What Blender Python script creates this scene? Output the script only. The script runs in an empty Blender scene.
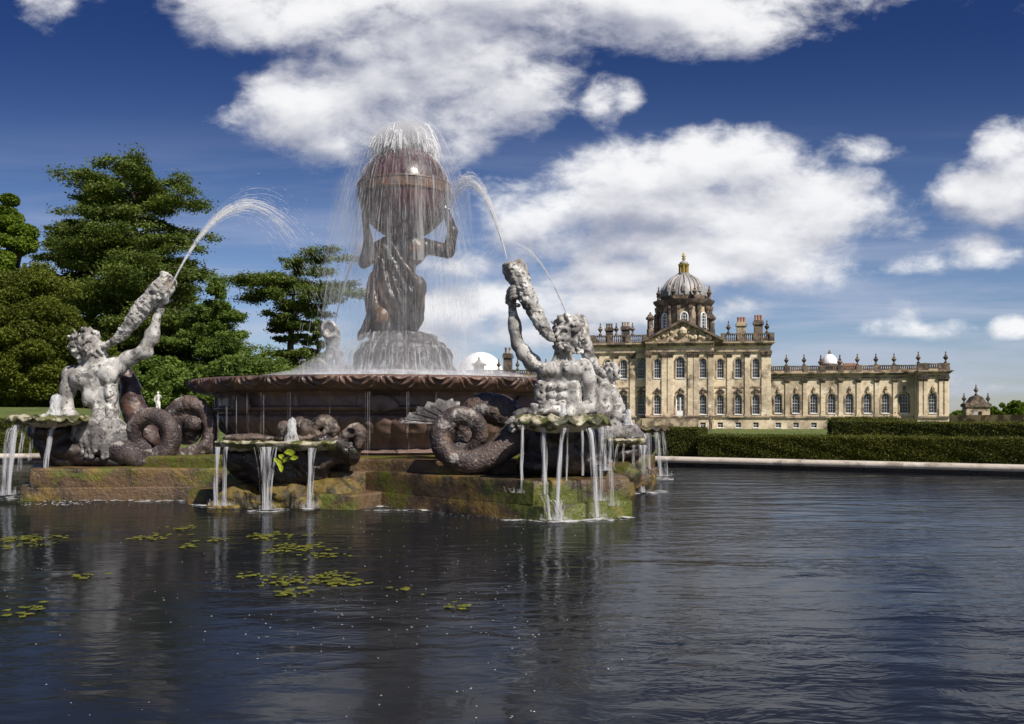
import bpy, math, random
import numpy as np
from math import sin, cos, pi, radians, sqrt, atan2
from mathutils import Vector, noise as mnoise

# ------------------------------------------------------------------ camera, sky, sun, exposure
S = bpy.context.scene
COL = S.collection
CAM_H, FPX, HOR = 1.2, 900.0, 416.0
cd = bpy.data.cameras.new('camera'); cam = bpy.data.objects.new('camera', cd); COL.objects.link(cam)
cam.location = (0, 0, CAM_H); cam.rotation_euler = (radians(90), 0, 0)
cd.sensor_width = 36; cd.lens = 36 * FPX / 1024; cd.shift_y = (HOR - 362) / 1024
cd.clip_start = 0.1; cd.clip_end = 9000
S.camera = cam
S.view_settings.view_transform = 'Standard'; S.view_settings.look = 'None'
S.view_settings.gamma = 1.0; S.view_settings.exposure = 0.30
S.view_settings.use_curve_mapping = False
S.cycles.use_denoising = True
S.cycles.transparent_max_bounces = 40
S.cycles.max_bounces = 8; S.cycles.diffuse_bounces = 3; S.cycles.glossy_bounces = 3
S.cycles.sample_clamp_indirect = 4.0; S.cycles.volume_bounces = 1
SUN_EL, SUN_AZ = 47.0, 40.0           # azimuth: degrees to the right of straight behind the camera
sd = Vector((sin(radians(SUN_AZ)) * cos(radians(SUN_EL)), -cos(radians(SUN_AZ)) * cos(radians(SUN_EL)), sin(radians(SUN_EL))))
sl = bpy.data.lights.new('sun', 'SUN'); sl.energy = 5.0; sl.angle = radians(0.5); sl.color = (1.0, 0.94, 0.85)
so = bpy.data.objects.new('sun', sl); COL.objects.link(so)
so.rotation_euler = sd.to_track_quat('Z', 'Y').to_euler()

# ------------------------------------------------------------------ node expression helper
class E:
    nt = None
    def __init__(s, v): s.v = v
    def _m(s, op, *a, clamp=False):
        n = E.nt.nodes.new('ShaderNodeMath'); n.operation = op; n.use_clamp = clamp
        for i, x in enumerate((s,) + a):
            x = x.v if isinstance(x, E) else x
            if isinstance(x, (int, float)): n.inputs[i].default_value = x
            else: E.nt.links.new(x, n.inputs[i])
        return E(n.outputs[0])
    def __add__(s, o): return s._m('ADD', o)
    __radd__ = __add__
    def __sub__(s, o): return s._m('SUBTRACT', o)
    def __rsub__(s, o): return E(o)._m('SUBTRACT', s)
    def __mul__(s, o): return s._m('MULTIPLY', o)
    __rmul__ = __mul__
    def __truediv__(s, o): return s._m('DIVIDE', o)
    def max(s, o): return s._m('MAXIMUM', o)
    def min(s, o): return s._m('MINIMUM', o)
    def abs(s): return s._m('ABSOLUTE')
    def pow(s, o): return s._m('POWER', o)
    def smooth(s, a, b, lo=0.0, hi=1.0):
        n = E.nt.nodes.new('ShaderNodeMapRange'); n.interpolation_type = 'SMOOTHSTEP'
        E.nt.links.new(s.v, n.inputs[0])
        for i, x in enumerate((a, b, lo, hi)): n.inputs[i + 1].default_value = x
        return E(n.outputs[0])

def xyz(x, y, z):
    n = E.nt.nodes.new('ShaderNodeCombineXYZ')
    for i, q in enumerate((x, y, z)):
        q = q.v if isinstance(q, E) else q
        if isinstance(q, (int, float)): n.inputs[i].default_value = q
        else: E.nt.links.new(q, n.inputs[i])
    return n.outputs[0]

def noise(vec, scale=1.0, detail=4.0, rough=0.5, dist=0.0, lac=2.0):
    n = E.nt.nodes.new('ShaderNodeTexNoise')
    E.nt.links.new(vec, n.inputs['Vector'])
    n.inputs['Scale'].default_value = scale; n.inputs['Detail'].default_value = detail
    n.inputs['Roughness'].default_value = rough; n.inputs['Distortion'].default_value = dist
    n.inputs['Lacunarity'].default_value = lac
    return E(n.outputs['Fac'])

def mixc(f, a, b):
    n = E.nt.nodes.new('ShaderNodeMix'); n.data_type = 'RGBA'
    for i, q in ((0, f), (6, a), (7, b)):
        q = q.v if isinstance(q, E) else q
        if isinstance(q, (int, float)): n.inputs[i].default_value = q
        elif isinstance(q, (tuple, list)): n.inputs[i].default_value = (*q[:3], 1)
        else: E.nt.links.new(q, n.inputs[i])
    return n.outputs[2]

# ------------------------------------------------------------------ world: sky texture and clouds by direction
W = bpy.data.worlds.new('World'); S.world = W; W.use_nodes = True
E.nt = W.node_tree
bgn = W.node_tree.nodes['Background']
sky = W.node_tree.nodes.new('ShaderNodeTexSky'); sky.sky_type = 'NISHITA'; sky.sun_disc = False
sky.sun_elevation = radians(SUN_EL); sky.sun_rotation = radians(180 - SUN_AZ)
sky.air_density = 1.0; sky.dust_density = 0.3; sky.ozone_density = 2.0
tc = W.node_tree.nodes.new('ShaderNodeTexCoord'); sp = W.node_tree.nodes.new('ShaderNodeSeparateXYZ')
W.node_tree.links.new(tc.outputs['Generated'], sp.inputs[0])
dx, dy, dz = (E(sp.outputs[i]) for i in range(3))
ay = dy.abs().max(0.02)
U, V = dx / ay, dz / ay
BLOBS = [  # cloud banks: direction given as tangent offsets x1000 from straight ahead (right, up), half sizes, strength
    (520, -8, 330, 42, 1.0), (700, 14, 140, 36, 1.0), (330, 6, 150, 44, 1.0), (430, 40, 130, 30, .7),
    (330, 108, 78, 52, 1.0), (420, 95, 95, 55, .95), (500, 85, 60, 45, .7), (455, 140, 34, 26, .55), (245, 22, 60, 22, .5),
    (605, 106, 15, 18, .30), (621, 97, 14, 12, .28),
    (690, 168, 115, 36, .95), (640, 200, 130, 45, 1.0), (775, 215, 120, 48, 1.0), (560, 235, 105, 48, 1.0), (700, 250, 150, 34, 1.0),
    (600, 275, 120, 22, .9), (800, 262, 60, 24, .6), (510, 215, 50, 36, .7), (460, 262, 60, 26, .65),
    (990, 190, 60, 30, 1.0), (1020, 160, 50, 40, 1.0), (1080, 180, 70, 60, 1.0),
    (925, 264, 36, 9, .30), (866, 148, 28, 9, .24), (912, 309, 17, 10, .36), (932, 328, 44, 8, .34), (1010, 326, 28, 11, .75),
    (490, 300, 130, 26, .95), (620, 305, 130, 22, .9), (540, 335, 120, 16, .8), (470, 325, 70, 18, .7),
    (48, 0, 22, 18, .34), (975, 254, 20, 8, .12)]
def field(u, v):
    d = None
    for px, py, a, b, w in BLOBS:
        uu = (u - (px - 512) / 900) * (900 / a); vv = (v - (HOR - py) / 900) * (900 / b)
        q = (1.0 - (uu * uu + vv * vv)) * w
        q = q.max(-1.5)
        d = q if d is None else d._m('SMOOTH_MAX', q, 0.35)
    return d
def wnoise(u, v):
    return noise(xyz(u * 5.0, v * 8.5, 3.1), 1.6, 9, 0.56, 0.15) * 0.75 + noise(xyz(u * 2.3, v * 4.0, 9.7), 1.5, 3, 0.5) * 0.5
F1 = field(U, V)
N1, N2 = wnoise(U, V), wnoise(U + 0.010, V + 0.022)
N3 = noise(xyz(U * 15.0, V * 24, 7.7), 1.6, 8, 0.66, 0.3)
dens = F1 + (N1 - 0.60) * 4.6 + (N3 - 0.5) * 2.1
mask = dens.smooth(-0.50, 1.05)
F2 = field(U + 0.006, V + 0.040)
big = noise(xyz(U * 3.0, V * 7.0, 21.3), 1.4, 4, 0.5)
lit = ((N1 - N2) * 2.4 + (F1.min(1.1) - F2.min(1.1)) * 0.40 + (big - 0.5) * 1.5 + 0.62)
fine = noise(xyz(U * 14, V * 24, 1.0), 1.5, 5, 0.6)
lit = (lit + (fine - 0.5) * 0.16).smooth(0.0, 1.15)
cloud = mixc(lit, (3.2, 3.35, 4.1), (7.9, 7.9, 8.0))
# thin high streaks low in the sky
streak = noise(xyz(U * 1.6, V * 16, 5.0), 1.5, 6, 0.6, 0.4)
lowsky = V.smooth(0.36, 0.02)
cir = (streak - 0.40).smooth(0.0, 0.30) * lowsky * 0.75
hz = V.smooth(0.16, -0.01)
tint = mixc(V.smooth(0.03, 0.47), (0.56, 0.60, 0.74), (0.105, 0.175, 0.365))
mul = W.node_tree.nodes.new('ShaderNodeMix'); mul.data_type = 'RGBA'; mul.blend_type = 'MULTIPLY'; mul.inputs[0].default_value = 1
W.node_tree.links.new(sky.outputs[0], mul.inputs[6]); W.node_tree.links.new(tint, mul.inputs[7])
c = mixc(cir, mul.outputs[2], (4.2, 4.5, 5.6))
c = mixc(mask * 0.96, c, cloud)
W.node_tree.links.new(c, bgn.inputs[0]); bgn.inputs[1].default_value = 0.1
W.cycles.sampling_method = 'MANUAL'; W.cycles.sample_map_resolution = 512

# ------------------------------------------------------------------ material helpers
def new_mat(name):
    m = bpy.data.materials.new(name); m.use_nodes = True; E.nt = m.node_tree
    b = m.node_tree.nodes['Principled BSDF']
    t = m.node_tree.nodes.new('ShaderNodeTexCoord')
    return m, b, t.outputs['Object']
def link(a, b):
    E.nt.links.new(a.v if isinstance(a, E) else a, b)
def scaled(vec, sx, sy, sz):
    n = E.nt.nodes.new('ShaderNodeMapping'); n.inputs['Scale'].default_value = (sx, sy, sz)
    E.nt.links.new(vec, n.inputs[0]); return n.outputs[0]
def bump(b, h, strength=0.5, dist=0.02):
    n = E.nt.nodes.new('ShaderNodeBump'); n.inputs['Strength'].default_value = strength
    n.inputs['Distance'].default_value = dist; link(h, n.inputs['Height']); E.nt.links.new(n.outputs[0], b.inputs['Normal'])
def layered(name, base, layers=(), rough=0.8, bumps=((20, .4, .01),), spec=0.5, rough_layer=None, coat=0.0, metallic=0.0):
    """layers: (colour, scale, lo, hi, detail, (sx,sy,sz), amount)"""
    m, b, o = new_mat(name)
    col = base
    for i, (cl, sc, lo, hi, det, st, am) in enumerate(layers):
        off = E.nt.nodes.new('ShaderNodeMapping'); off.inputs['Scale'].default_value = st
        off.inputs['Location'].default_value = (i * 7.3, i * 3.1, i * 5.7); E.nt.links.new(o, off.inputs[0])
        col = mixc(noise(off.outputs[0], sc, det, 0.6, 0.3).smooth(lo, hi) * am, col, cl)
    if isinstance(col, (tuple, list)): b.inputs['Base Color'].default_value = (*col, 1)
    else: link(col, b.inputs['Base Color'])
    b.inputs['Specular IOR Level'].default_value = spec
    b.inputs['Metallic'].default_value = metallic
    if rough_layer:
        link(noise(o, rough_layer[0], 4).smooth(0.35, 0.65, rough_layer[1], rough_layer[2]), b.inputs['Roughness'])
    else: b.inputs['Roughness'].default_value = rough
    h = None
    for sc, st, ds in bumps:
        q = noise(o, sc, 6, 0.62) * ds
        h = q if h is None else h + q
    if h is not None: bump(b, h, bumps[0][1], 1.0)
    return m

ONE = (1, 1, 1)
M = {}
M['old_stone'] = layered('old_stone', (0.42, 0.405, 0.385), (
    ((0.17, 0.155, 0.145), 3.2, 0.44, 0.60, 6, ONE, .85), ((0.74, 0.72, 0.68), 5.5, .52, .66, 5, ONE, .8),
    ((0.060, 0.054, 0.050), 4.0, .51, .63, 10, ONE, .85), ((0.22, 0.15, 0.09), 2.2, .58, .68, 4, ONE, .6),
    ((0.045, 0.040, 0.037), 20.0, .56, .63, 8, ONE, .85)), 0.85, ((34, .8, .006), (90, .9, .003)))
M['old_stone_dark'] = layered('old_stone_dark', (0.25, 0.235, 0.225), (
    ((0.09, 0.08, 0.08), 3.5, 0.40, 0.58, 5, ONE, .9), ((0.42, 0.40, 0.37), 6, .55, .66, 5, ONE, .8),
    ((0.035, 0.03, 0.03), 14, .55, .62, 6, ONE, .9)), 0.7, ((26, .9, .014), (80, .9, .005)))
M['wet_stone'] = layered('wet_stone', (0.062, 0.034, 0.031), (
    ((0.020, 0.013, 0.014), 2.2, .42, .60, 5, ONE, .9), ((0.125, 0.066, 0.040), 3.5, .55, .70, 5, ONE, .8),
    ((0.16, 0.12, 0.10), 12, .62, .70, 5, ONE, .6), ((0.045, 0.045, 0.012), 1.7, .58, .68, 5, ONE, .5)),
    rough_layer=(8, .22, .55), bumps=((22, .8, .012), (80, .8, .004)))
M['tail_stone'] = layered('tail_stone', (0.095, 0.068, 0.060), (
    ((0.026, 0.018, 0.019), 1.8, .42, .60, 6, ONE, .9), ((0.17, 0.105, 0.068), 3.0, .55, .70, 6, ONE, .8),
    ((0.34, 0.315, 0.29), 4.5, .555, .66, 8, ONE, .75), ((0.09, 0.08, 0.02), 2.3, .6, .7, 6, ONE, .6)), rough_layer=(8, .45, .8), bumps=())
_nt = M['tail_stone'].node_tree; E.nt = _nt; _b = _nt.nodes['Principled BSDF']; _o = [n for n in _nt.nodes if n.type == 'TEX_COORD'][0].outputs['Object']
_v = _nt.nodes.new('ShaderNodeTexVoronoi'); _v.inputs['Scale'].default_value = 30; _nt.links.new(_o, _v.inputs['Vector'])
bump(_b, E(_v.outputs['Distance']) * -0.011 + noise(_o, 60, 5, .6) * 0.006, .9, 1.0)
M['wet_dark'] = layered('wet_dark', (0.018, 0.013, 0.012), (
    ((0.06, 0.038, 0.03), 4, .52, .70, 5, ONE, .8), ((0.03, 0.035, 0.010), 3, .55, .68, 5, ONE, .6)),
    rough_layer=(8, .25, .6), bumps=((22, .8, .015), (80, .8, .004)))
M['bowl_stone'] = layered('bowl_stone', (0.150, 0.096, 0.080), (
    ((0.080, 0.052, 0.048), 1.6, .44, .64, 5, (1, 1, .35), .9), ((0.28, 0.185, 0.14), 2.6, .54, .72, 5, (1, 1, .3), .8),
    ((0.28, 0.26, 0.25), 5, .60, .74, 5, (1, 1, .22), .6)),
    rough_layer=(6, .3, .6), bumps=((14, .7, .012), (70, .8, .004)))
M['rim_stone'] = layered('rim_stone', (0.15, 0.088, 0.066), (
    ((0.05, 0.032, 0.028), 1.4, .40, .62, 5, ONE, .9), ((0.20, 0.135, 0.09), 3.0, .54, .72, 5, ONE, .7)),
    rough_layer=(7, .28, .55), bumps=((30, .7, .008), (90, .8, .003)))
M['moss_stone'] = layered('moss_stone', (0.105, 0.062, 0.030), (
    ((0.026, 0.019, 0.014), 1.1, .44, .60, 7, (1, 1, 1.2), .9), ((0.22, 0.140, 0.030), 1.6, .48, .64, 6, (1, 1, 1.6), .8), ((0.012, 0.009, 0.008), 2.6, .54, .66, 5, (1, 1, .4), .8),
    ((0.085, 0.100, 0.008), 1.2, .49, .62, 7, (1, 1, 1.6), .9), ((0.150, 0.125, 0.018), 4.0, .60, .70, 6, ONE, .6),
    ((0.020, 0.030, 0.006), 3.0, .58, .66, 6, ONE, .8)),
    rough_layer=(6, .25, .6), bumps=((16, .9, .03), (70, .9, .008)))
M['moss_shell'] = layered('moss_shell', (0.36, 0.32, 0.23), (
    ((0.070, 0.074, 0.010), 5, .46, .54, 7, ONE, .95), ((0.55, 0.51, 0.36), 7, .56, .66, 5, ONE, .8),
    ((0.022, 0.026, 0.008), 6, .55, .62, 6, ONE, .9)), 0.6, ((24, .9, .014), (80, .9, .005)))
M['yellow_moss'] = layered('yellow_moss', (0.13, 0.088, 0.016), (
    ((0.025, 0.018, 0.010), 3, .42, .58, 6, ONE, .9), ((0.19, 0.14, 0.02), 6, .54, .66, 6, ONE, .85)), 0.6, ((14, .9, .03), (60, .9, .010)))
M['globe_stone'] = layered('globe_stone', (0.058, 0.018, 0.024), (
    ((0.024, 0.010, 0.014), 2.5, .42, .60, 4, ONE, .85), ((0.12, 0.052, 0.036), 2.0, .56, .70, 5, (1, 1, .4), .8)),
    rough_layer=(9, .22, .5), bumps=((9, .6, .010), (60, .6, .003)), coat=0)
M['band_stone'] = layered('band_stone', (0.125, 0.062, 0.036), (
    ((0.05, 0.028, 0.02), 7, .45, .6, 5, ONE, .8),), rough=.4, bumps=((30, .8, .008),))
M['band_gold'] = layered('band_gold', (0.20, 0.135, 0.025), (((0.03, 0.02, 0.01), 20, .45, .6, 4, ONE, .9),), rough=.45, bumps=((40, .9, .01),))
M['atlas_stone'] = layered('atlas_stone', (0.036, 0.024, 0.019), (
    ((0.018, 0.014, 0.014), 3.0, .40, .60, 5, (1, 1, .5), .85), ((0.16, 0.082, 0.030), 2.4, .55, .68, 5, (1, 1, .5), .85),
    ((0.13, 0.12, 0.11), 9, .60, .72, 5, (1, 1, .3), .5)), rough_layer=(7, .18, .45), bumps=((18, .7, .010), (70, .8, .003)))
M['kerb_stone'] = layered('kerb_stone', (0.50, 0.44, 0.37), (
    ((0.22, 0.18, 0.14), 2.0, .48, .64, 6, ONE, .8), ((0.64, 0.60, 0.53), 4, .54, .68, 5, ONE, .7)), 0.85, ((20, .8, .01),))
# house stone
SOOT = ((0.20, 0.145, 0.10), .16, .40, .64, 6, (1, 1, .7), .7), ((0.80, 0.72, 0.57), .30, .52, .68, 5, (1, 1, 1.6), .75), \
       ((0.085, 0.065, 0.048), .35, .55, .67, 6, (1, 1, .8), .85), ((0.36, 0.26, 0.16), 1.2, .50, .66, 4, (1, 1, 1.5), .6)
M['house_stone'] = layered('house_stone', (0.72, 0.60, 0.43), SOOT, 0.9, ((1.2, .8, .05), (6, .8, .02)))
M['house_trim'] = layered('house_trim', (0.44, 0.345, 0.235), (
    ((0.075, 0.056, 0.042), .5, .42, .58, 6, ONE, .85), ((0.50, 0.41, 0.28), .8, .56, .68, 5, ONE, .7)), 0.9, ((2.5, .8, .06),))
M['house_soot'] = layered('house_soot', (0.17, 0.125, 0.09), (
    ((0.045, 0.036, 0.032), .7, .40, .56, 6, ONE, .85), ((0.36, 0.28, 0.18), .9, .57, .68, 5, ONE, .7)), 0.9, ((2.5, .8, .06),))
M['lead'] = layered('lead', (0.33, 0.315, 0.31), (((0.22, 0.20, 0.195), .8, .45, .6, 5, (1, 1, .2), .8),), 0.55, ((3, .4, .03),), metallic=.15)
M['gold'] = layered('gold', (0.62, 0.46, 0.14), (((0.30, 0.20, 0.04), 2, .5, .6, 4, ONE, .6),), 0.35, ((4, .4, .02),), metallic=.6)
M['white_paint'] = layered('white_paint', (0.78, 0.78, 0.76), (), 0.5, ())
M['white_cover'] = layered('white_cover', (0.84, 0.84, 0.84), (((0.70, 0.70, 0.72), .4, .45, .6, 4, ONE, .7),), 0.6, ((1.0, .5, .05),))
M['glass'] = layered('glass', (0.018, 0.022, 0.036), (((0.035, 0.042, 0.07), .35, .45, .6, 3, ONE, .9),), 0.22, ((.5, .2, .02),))
M['terracotta'] = layered('terracotta', (0.34, 0.165, 0.10), (((0.2, 0.09, 0.06), 2, .5, .6, 4, ONE, .7),), 0.85, ((4, .5, .02),))
M['bark'] = layered('bark', (0.085, 0.062, 0.048), (((0.22, 0.18, 0.15), 2, .5, .65, 5, (1, 1, .3), .8),), 0.9, ((8, .9, .05),))
M['pale_stone'] = layered('pale_stone', (0.62, 0.60, 0.56), (((0.35, 0.33, 0.30), 5, .5, .6, 5, ONE, .8),), 0.8, ((20, .7, .02),))

def leaf_mat(name, a, b_, trans=0.35):
    m, b, o = new_mat(name)
    g = E.nt.nodes.new('ShaderNodeNewGeometry')
    f = E(g.outputs['Random Per Island'])
    n = noise(o, 0.35, 4, .6)
    col = mixc((f * 0.55 + n.smooth(.35, .65) * 0.45), a, b_)
    link(col, b.inputs['Base Color']); b.inputs['Roughness'].default_value = 0.55
    b.inputs['Specular IOR Level'].default_value = 0.25
    tr = E.nt.nodes.new('ShaderNodeBsdfTranslucent'); link(col, tr.inputs[0])
    mx = E.nt.nodes.new('ShaderNodeMixShader'); mx.inputs[0].default_value = trans
    E.nt.links.new(b.outputs[0], mx.inputs[1]); E.nt.links.new(tr.outputs[0], mx.inputs[2])
    E.nt.links.new(mx.outputs[0], E.nt.nodes['Material Output'].inputs[0])
    return m
M['cedar_leaf'] = leaf_mat('cedar_leaf', (0.042, 0.068, 0.012), (0.18, 0.235, 0.040))
M['broad_leaf'] = leaf_mat('broad_leaf', (0.062, 0.105, 0.010), (0.18, 0.26, 0.022))
M['yew_leaf'] = leaf_mat('yew_leaf', (0.052, 0.068, 0.008), (0.155, 0.18, 0.020))
M['blue_leaf'] = leaf_mat('blue_leaf', (0.046, 0.080, 0.014), (0.185, 0.265, 0.045))
M['hedge_leaf'] = leaf_mat('hedge_leaf', (0.030, 0.040, 0.006), (0.125, 0.130, 0.014), .25)
M['hedge_core'] = layered('hedge_core', (0.012, 0.016, 0.005), (((0.035, 0.042, 0.01), 6, .5, .62, 5, ONE, .9),), 0.9, ((8, 1, .06),))
M['plant_leaf'] = leaf_mat('plant_leaf', (0.24, 0.30, 0.02), (0.40, 0.46, 0.04))
M['weed'] = leaf_mat('weed', (0.06, 0.068, 0.010), (0.20, 0.20, 0.025), .2)

# ------------------------------------------------------------------ mesh helpers
class MB:
    def __init__(s): s.v = []; s.f = []; s.n = 0
    def add(s, v, f):
        b = s.n; s.v.extend([tuple(p) for p in v]); s.n += len(v)
        s.f.extend([tuple(i + b for i in q) for q in f]); return s
    def box(s, x0, x1, y0, y1, z0, z1):
        return s.add([(x0, y0, z0), (x1, y0, z0), (x1, y1, z0), (x0, y1, z0), (x0, y0, z1), (x1, y0, z1), (x1, y1, z1), (x0, y1, z1)],
                     [(0, 3, 2, 1), (4, 5, 6, 7), (0, 1, 5, 4), (1, 2, 6, 5), (2, 3, 7, 6), (3, 0, 4, 7)])
    def prism(s, poly, z0, z1):
        n = len(poly)
        return s.add([(x, y, z0) for x, y in poly] + [(x, y, z1) for x, y in poly],
                     [tuple(range(n - 1, -1, -1)), tuple(range(n, 2 * n))] + [(i, (i + 1) % n, n + (i + 1) % n, n + i) for i in range(n)])
    def wedge(s, pts, y0, y1):     # polygon in x,z extruded along y
        n = len(pts)
        return s.add([(x, y0, z) for x, z in pts] + [(x, y1, z) for x, z in pts],
                     [tuple(range(n)), tuple(range(2 * n - 1, n - 1, -1))] + [(i, n + i, n + (i + 1) % n, (i + 1) % n) for i in range(n)])
    def lathe(s, prof, c=(0, 0), n=24, sq=None):
        v, f = [], []
        for r, z in prof:
            for i in range(n):
                a = 2 * pi * (i + .5) / n
                v.append((c[0] + r * cos(a), c[1] + r * sin(a), z))
        for k in range(len(prof) - 1):
            for i in range(n):
                j = (i + 1) % n; f.append((k * n + i, k * n + j, (k + 1) * n + j, (k + 1) * n + i))
        f.append(tuple(range(n - 1, -1, -1))); f.append(tuple((len(prof) - 1) * n + i for i in range(n)))
        return s.add(v, f)
    def tube(s, pts, rad, n=6, cap=True):
        pts = [Vector(p) for p in pts]; m = len(pts); v, f = [], []
        rad = rad if hasattr(rad, '__len__') else [rad] * m
        t0 = (pts[1] - pts[0]).normalized()
        up = Vector((0, 0, 1)) if abs(t0.z) < .9 else Vector((1, 0, 0))
        side = t0.cross(up).normalized()
        for i, p in enumerate(pts):
            t = (pts[min(i + 1, m - 1)] - pts[max(i - 1, 0)]).normalized()
            side = (side - t * side.dot(t)).normalized(); u = t.cross(side)
            for k in range(n):
                a = 2 * pi * k / n; v.append(p + (side * cos(a) + u * sin(a)) * rad[i])
        for i in range(m - 1):
            for k in range(n):
                j = (k + 1) % n; f.append((i * n + k, i * n + j, (i + 1) * n + j, (i + 1) * n + k))
        if cap: f.append(tuple(range(n - 1, -1, -1))); f.append(tuple((m - 1) * n + k for k in range(n)))
        return s.add(v, f)
    def build(s, name, mat, parent=None, smooth=False, origin=None, angle=None):
        me = bpy.data.meshes.new(name)
        o = Vector(origin) if origin is not None else (Vector(parent.location) if parent is not None and parent.get('world_built') else Vector((0, 0, 0)))
        me.from_pydata([(p[0] - o.x, p[1] - o.y, p[2] - o.z) for p in s.v], [], s.f)
        me.materials.append(M[mat] if isinstance(mat, str) else mat)
        if smooth:
            me.polygons.foreach_set('use_smooth', [True] * len(me.polygons))
            if angle: me.set_sharp_from_angle(angle=radians(angle))
        ob = bpy.data.objects.new(name, me); COL.objects.link(ob)
        if parent is not None: ob.parent = parent
        elif origin is not None: ob.location = o
        return ob

def np_mesh(name, V_, F_, mat, parent=None, origin=None, smooth=True):
    """vertices (n,3), faces (m,k) numpy"""
    me = bpy.data.meshes.new(name)
    o = np.array(origin if origin is not None else (parent.location if parent is not None and parent.get('world_built') else (0, 0, 0)), dtype=np.float32)
    k = F_.shape[1]
    me.vertices.add(len(V_)); me.vertices.foreach_set('co', (np.asarray(V_, np.float32) - o).ravel())
    me.loops.add(F_.size); me.loops.foreach_set('vertex_index', F_.astype(np.int32).ravel())
    me.polygons.add(len(F_)); me.polygons.foreach_set('loop_start', np.arange(0, F_.size, k, dtype=np.int32))
    me.polygons.foreach_set('loop_total', np.full(len(F_), k, np.int32))
    me.polygons.foreach_set('use_smooth', np.full(len(F_), smooth))
    me.update(calc_edges=True); me.validate()
    me.materials.append(M[mat] if isinstance(mat, str) else mat)
    ob = bpy.data.objects.new(name, me); COL.objects.link(ob)
    if parent is not None: ob.parent = parent
    elif origin is not None: ob.location = origin
    return ob

def tag(o, label=None, cat=None, group=None, kind=None):
    if label: o['label'] = label
    if cat: o['category'] = cat
    if group: o['group'] = group
    if kind: o['kind'] = kind
    return o
def thing(name, label, cat, loc=(0, 0, 0), group=None, rotz=0.0, world=True):
    o = bpy.data.objects.new(name, None); COL.objects.link(o); o.location = loc; o.rotation_euler = (0, 0, rotz)
    o.empty_display_size = 0.3
    if world: o['world_built'] = True
    return tag(o, label, cat, group)
def P(px, py, Y):
    return Vector(((px - 512) / FPX * Y, Y, CAM_H + (HOR - py) / FPX * Y))
def sstep(a, b, x):
    t = np.clip((np.asarray(x, float) - a) / (b - a), 0, 1); return t * t * (3 - 2 * t)
rng = np.random.default_rng(7)
random.seed(5)
# ------------------------------------------------------------------ water, ground, kerb
CX, CY = -1.9, 15.9            # middle of the fountain
POND = [(-36, 12), (-27, 20.5), (-14, 23.3), (-6, 24.0), (-1, 23.6), (3.6, 21.7), (10.2, 18.0), (16, 14), (23, 6), (24, 1.0), (-36, 1.0)]
def pond_edge(c=(-3, 11), n=360):
    out = []
    for i in range(n):
        a = 2 * pi * i / n; d = (cos(a), sin(a)); best = None
        for k in range(len(POND)):
            x0, y0 = POND[k]; x1, y1 = POND[(k + 1) % len(POND)]
            ex, ey = x1 - x0, y1 - y0; den = d[0] * ey - d[1] * ex
            if abs(den) < 1e-9: continue
            t = ((x0 - c[0]) * ey - (y0 - c[1]) * ex) / den; s = ((x0 - c[0]) * d[1] - (y0 - c[1]) * d[0]) / den
            if t > 0 and -1e-6 <= s <= 1 + 1e-6: best = t if best is None else min(best, t)
        out.append((a, best))
    return c, out
pc, EDGE = pond_edge()
def gh(x, y):
    x = np.asarray(x, float); y = np.asarray(y, float)
    a = -x / np.maximum(y, 5.0)
    left = 1.5 * sstep(27, 46, y) * sstep(0.12, 0.52, a)
    house = -1.38 * np.clip((y - 25) / 120, 0, 1) * sstep(0.25, 0.0, a)
    return 0.16 + left + house
rings = [0.42, 0.8, 1.6, 3, 5, 7, 9, 12, 15, 19, 23, 28, 34, 42, 52, 65, 80, 100, 130, 170, 230, 320, 500, 900, 1800, 3500]
gv, gf = [], []
n = len(EDGE)
for off in rings:
    for a, r in EDGE:
        x, y = pc[0] + (r + off) * cos(a), pc[1] + (r + off) * sin(a)
        gv.append((x, y, float(gh(x, y)) if off < 400 else -1.5))
for k in range(len(rings) - 1):
    for i in range(n):
        j = (i + 1) % n; gf.append((k * n + i, k * n + j, (k + 1) * n + j, (k + 1) * n + i))
M['lawn'] = layered('lawn', (0.085, 0.115, 0.018), (((0.15, 0.17, 0.03), .25, .45, .62, 6, ONE, .8), ((0.05, 0.07, 0.014), 3, .5, .62, 6, ONE, .7)),
                    0.9, ((6, 1, .06), (40, 1, .03)))
g = MB().add(gv, gf).build('lawn', 'lawn', smooth=True); tag(g, kind='structure')

# water sheet
m, b, o = new_mat('pool_water'); M['pool_water'] = m
w1 = noise(scaled(o, 0.50, 1.30, 1), 1.25, 2, .45, .6) * 0.034
w2 = noise(scaled(o, 0.8, 1.7, 1), 4.2, 3, .55, .5) * 0.0160 * noise(scaled(o, .35, .6, 1), 1.0, 2).smooth(.35, .62, .35, 1.3)
sepn = E.nt.nodes.new('ShaderNodeSeparateXYZ'); E.nt.links.new(o, sepn.inputs[0])
ox, oy = E(sepn.outputs[0]), E(sepn.outputs[1])
calm = (ox + oy * 0.25).smooth(-2.0, 5.5, 0.42, 1.0)
bp_ = E.nt.nodes.new('ShaderNodeBump'); bp_.inputs['Strength'].default_value = .9; bp_.inputs['Distance'].default_value = 1.0
link((w1 + w2) * calm, bp_.inputs['Height'])
df = E.nt.nodes.new('ShaderNodeBsdfDiffuse'); df.inputs[0].default_value = (0.0135, 0.0150, 0.0180, 1)
gl = E.nt.nodes.new('ShaderNodeBsdfGlossy'); gl.inputs['Color'].default_value = (0.59, 0.61, 0.64, 1); gl.inputs['Roughness'].default_value = .09
fr_ = E.nt.nodes.new('ShaderNodeFresnel'); fr_.inputs['IOR'].default_value = 1.33
for q_ in (gl, fr_, df): E.nt.links.new(bp_.outputs[0], q_.inputs['Normal'])
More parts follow.
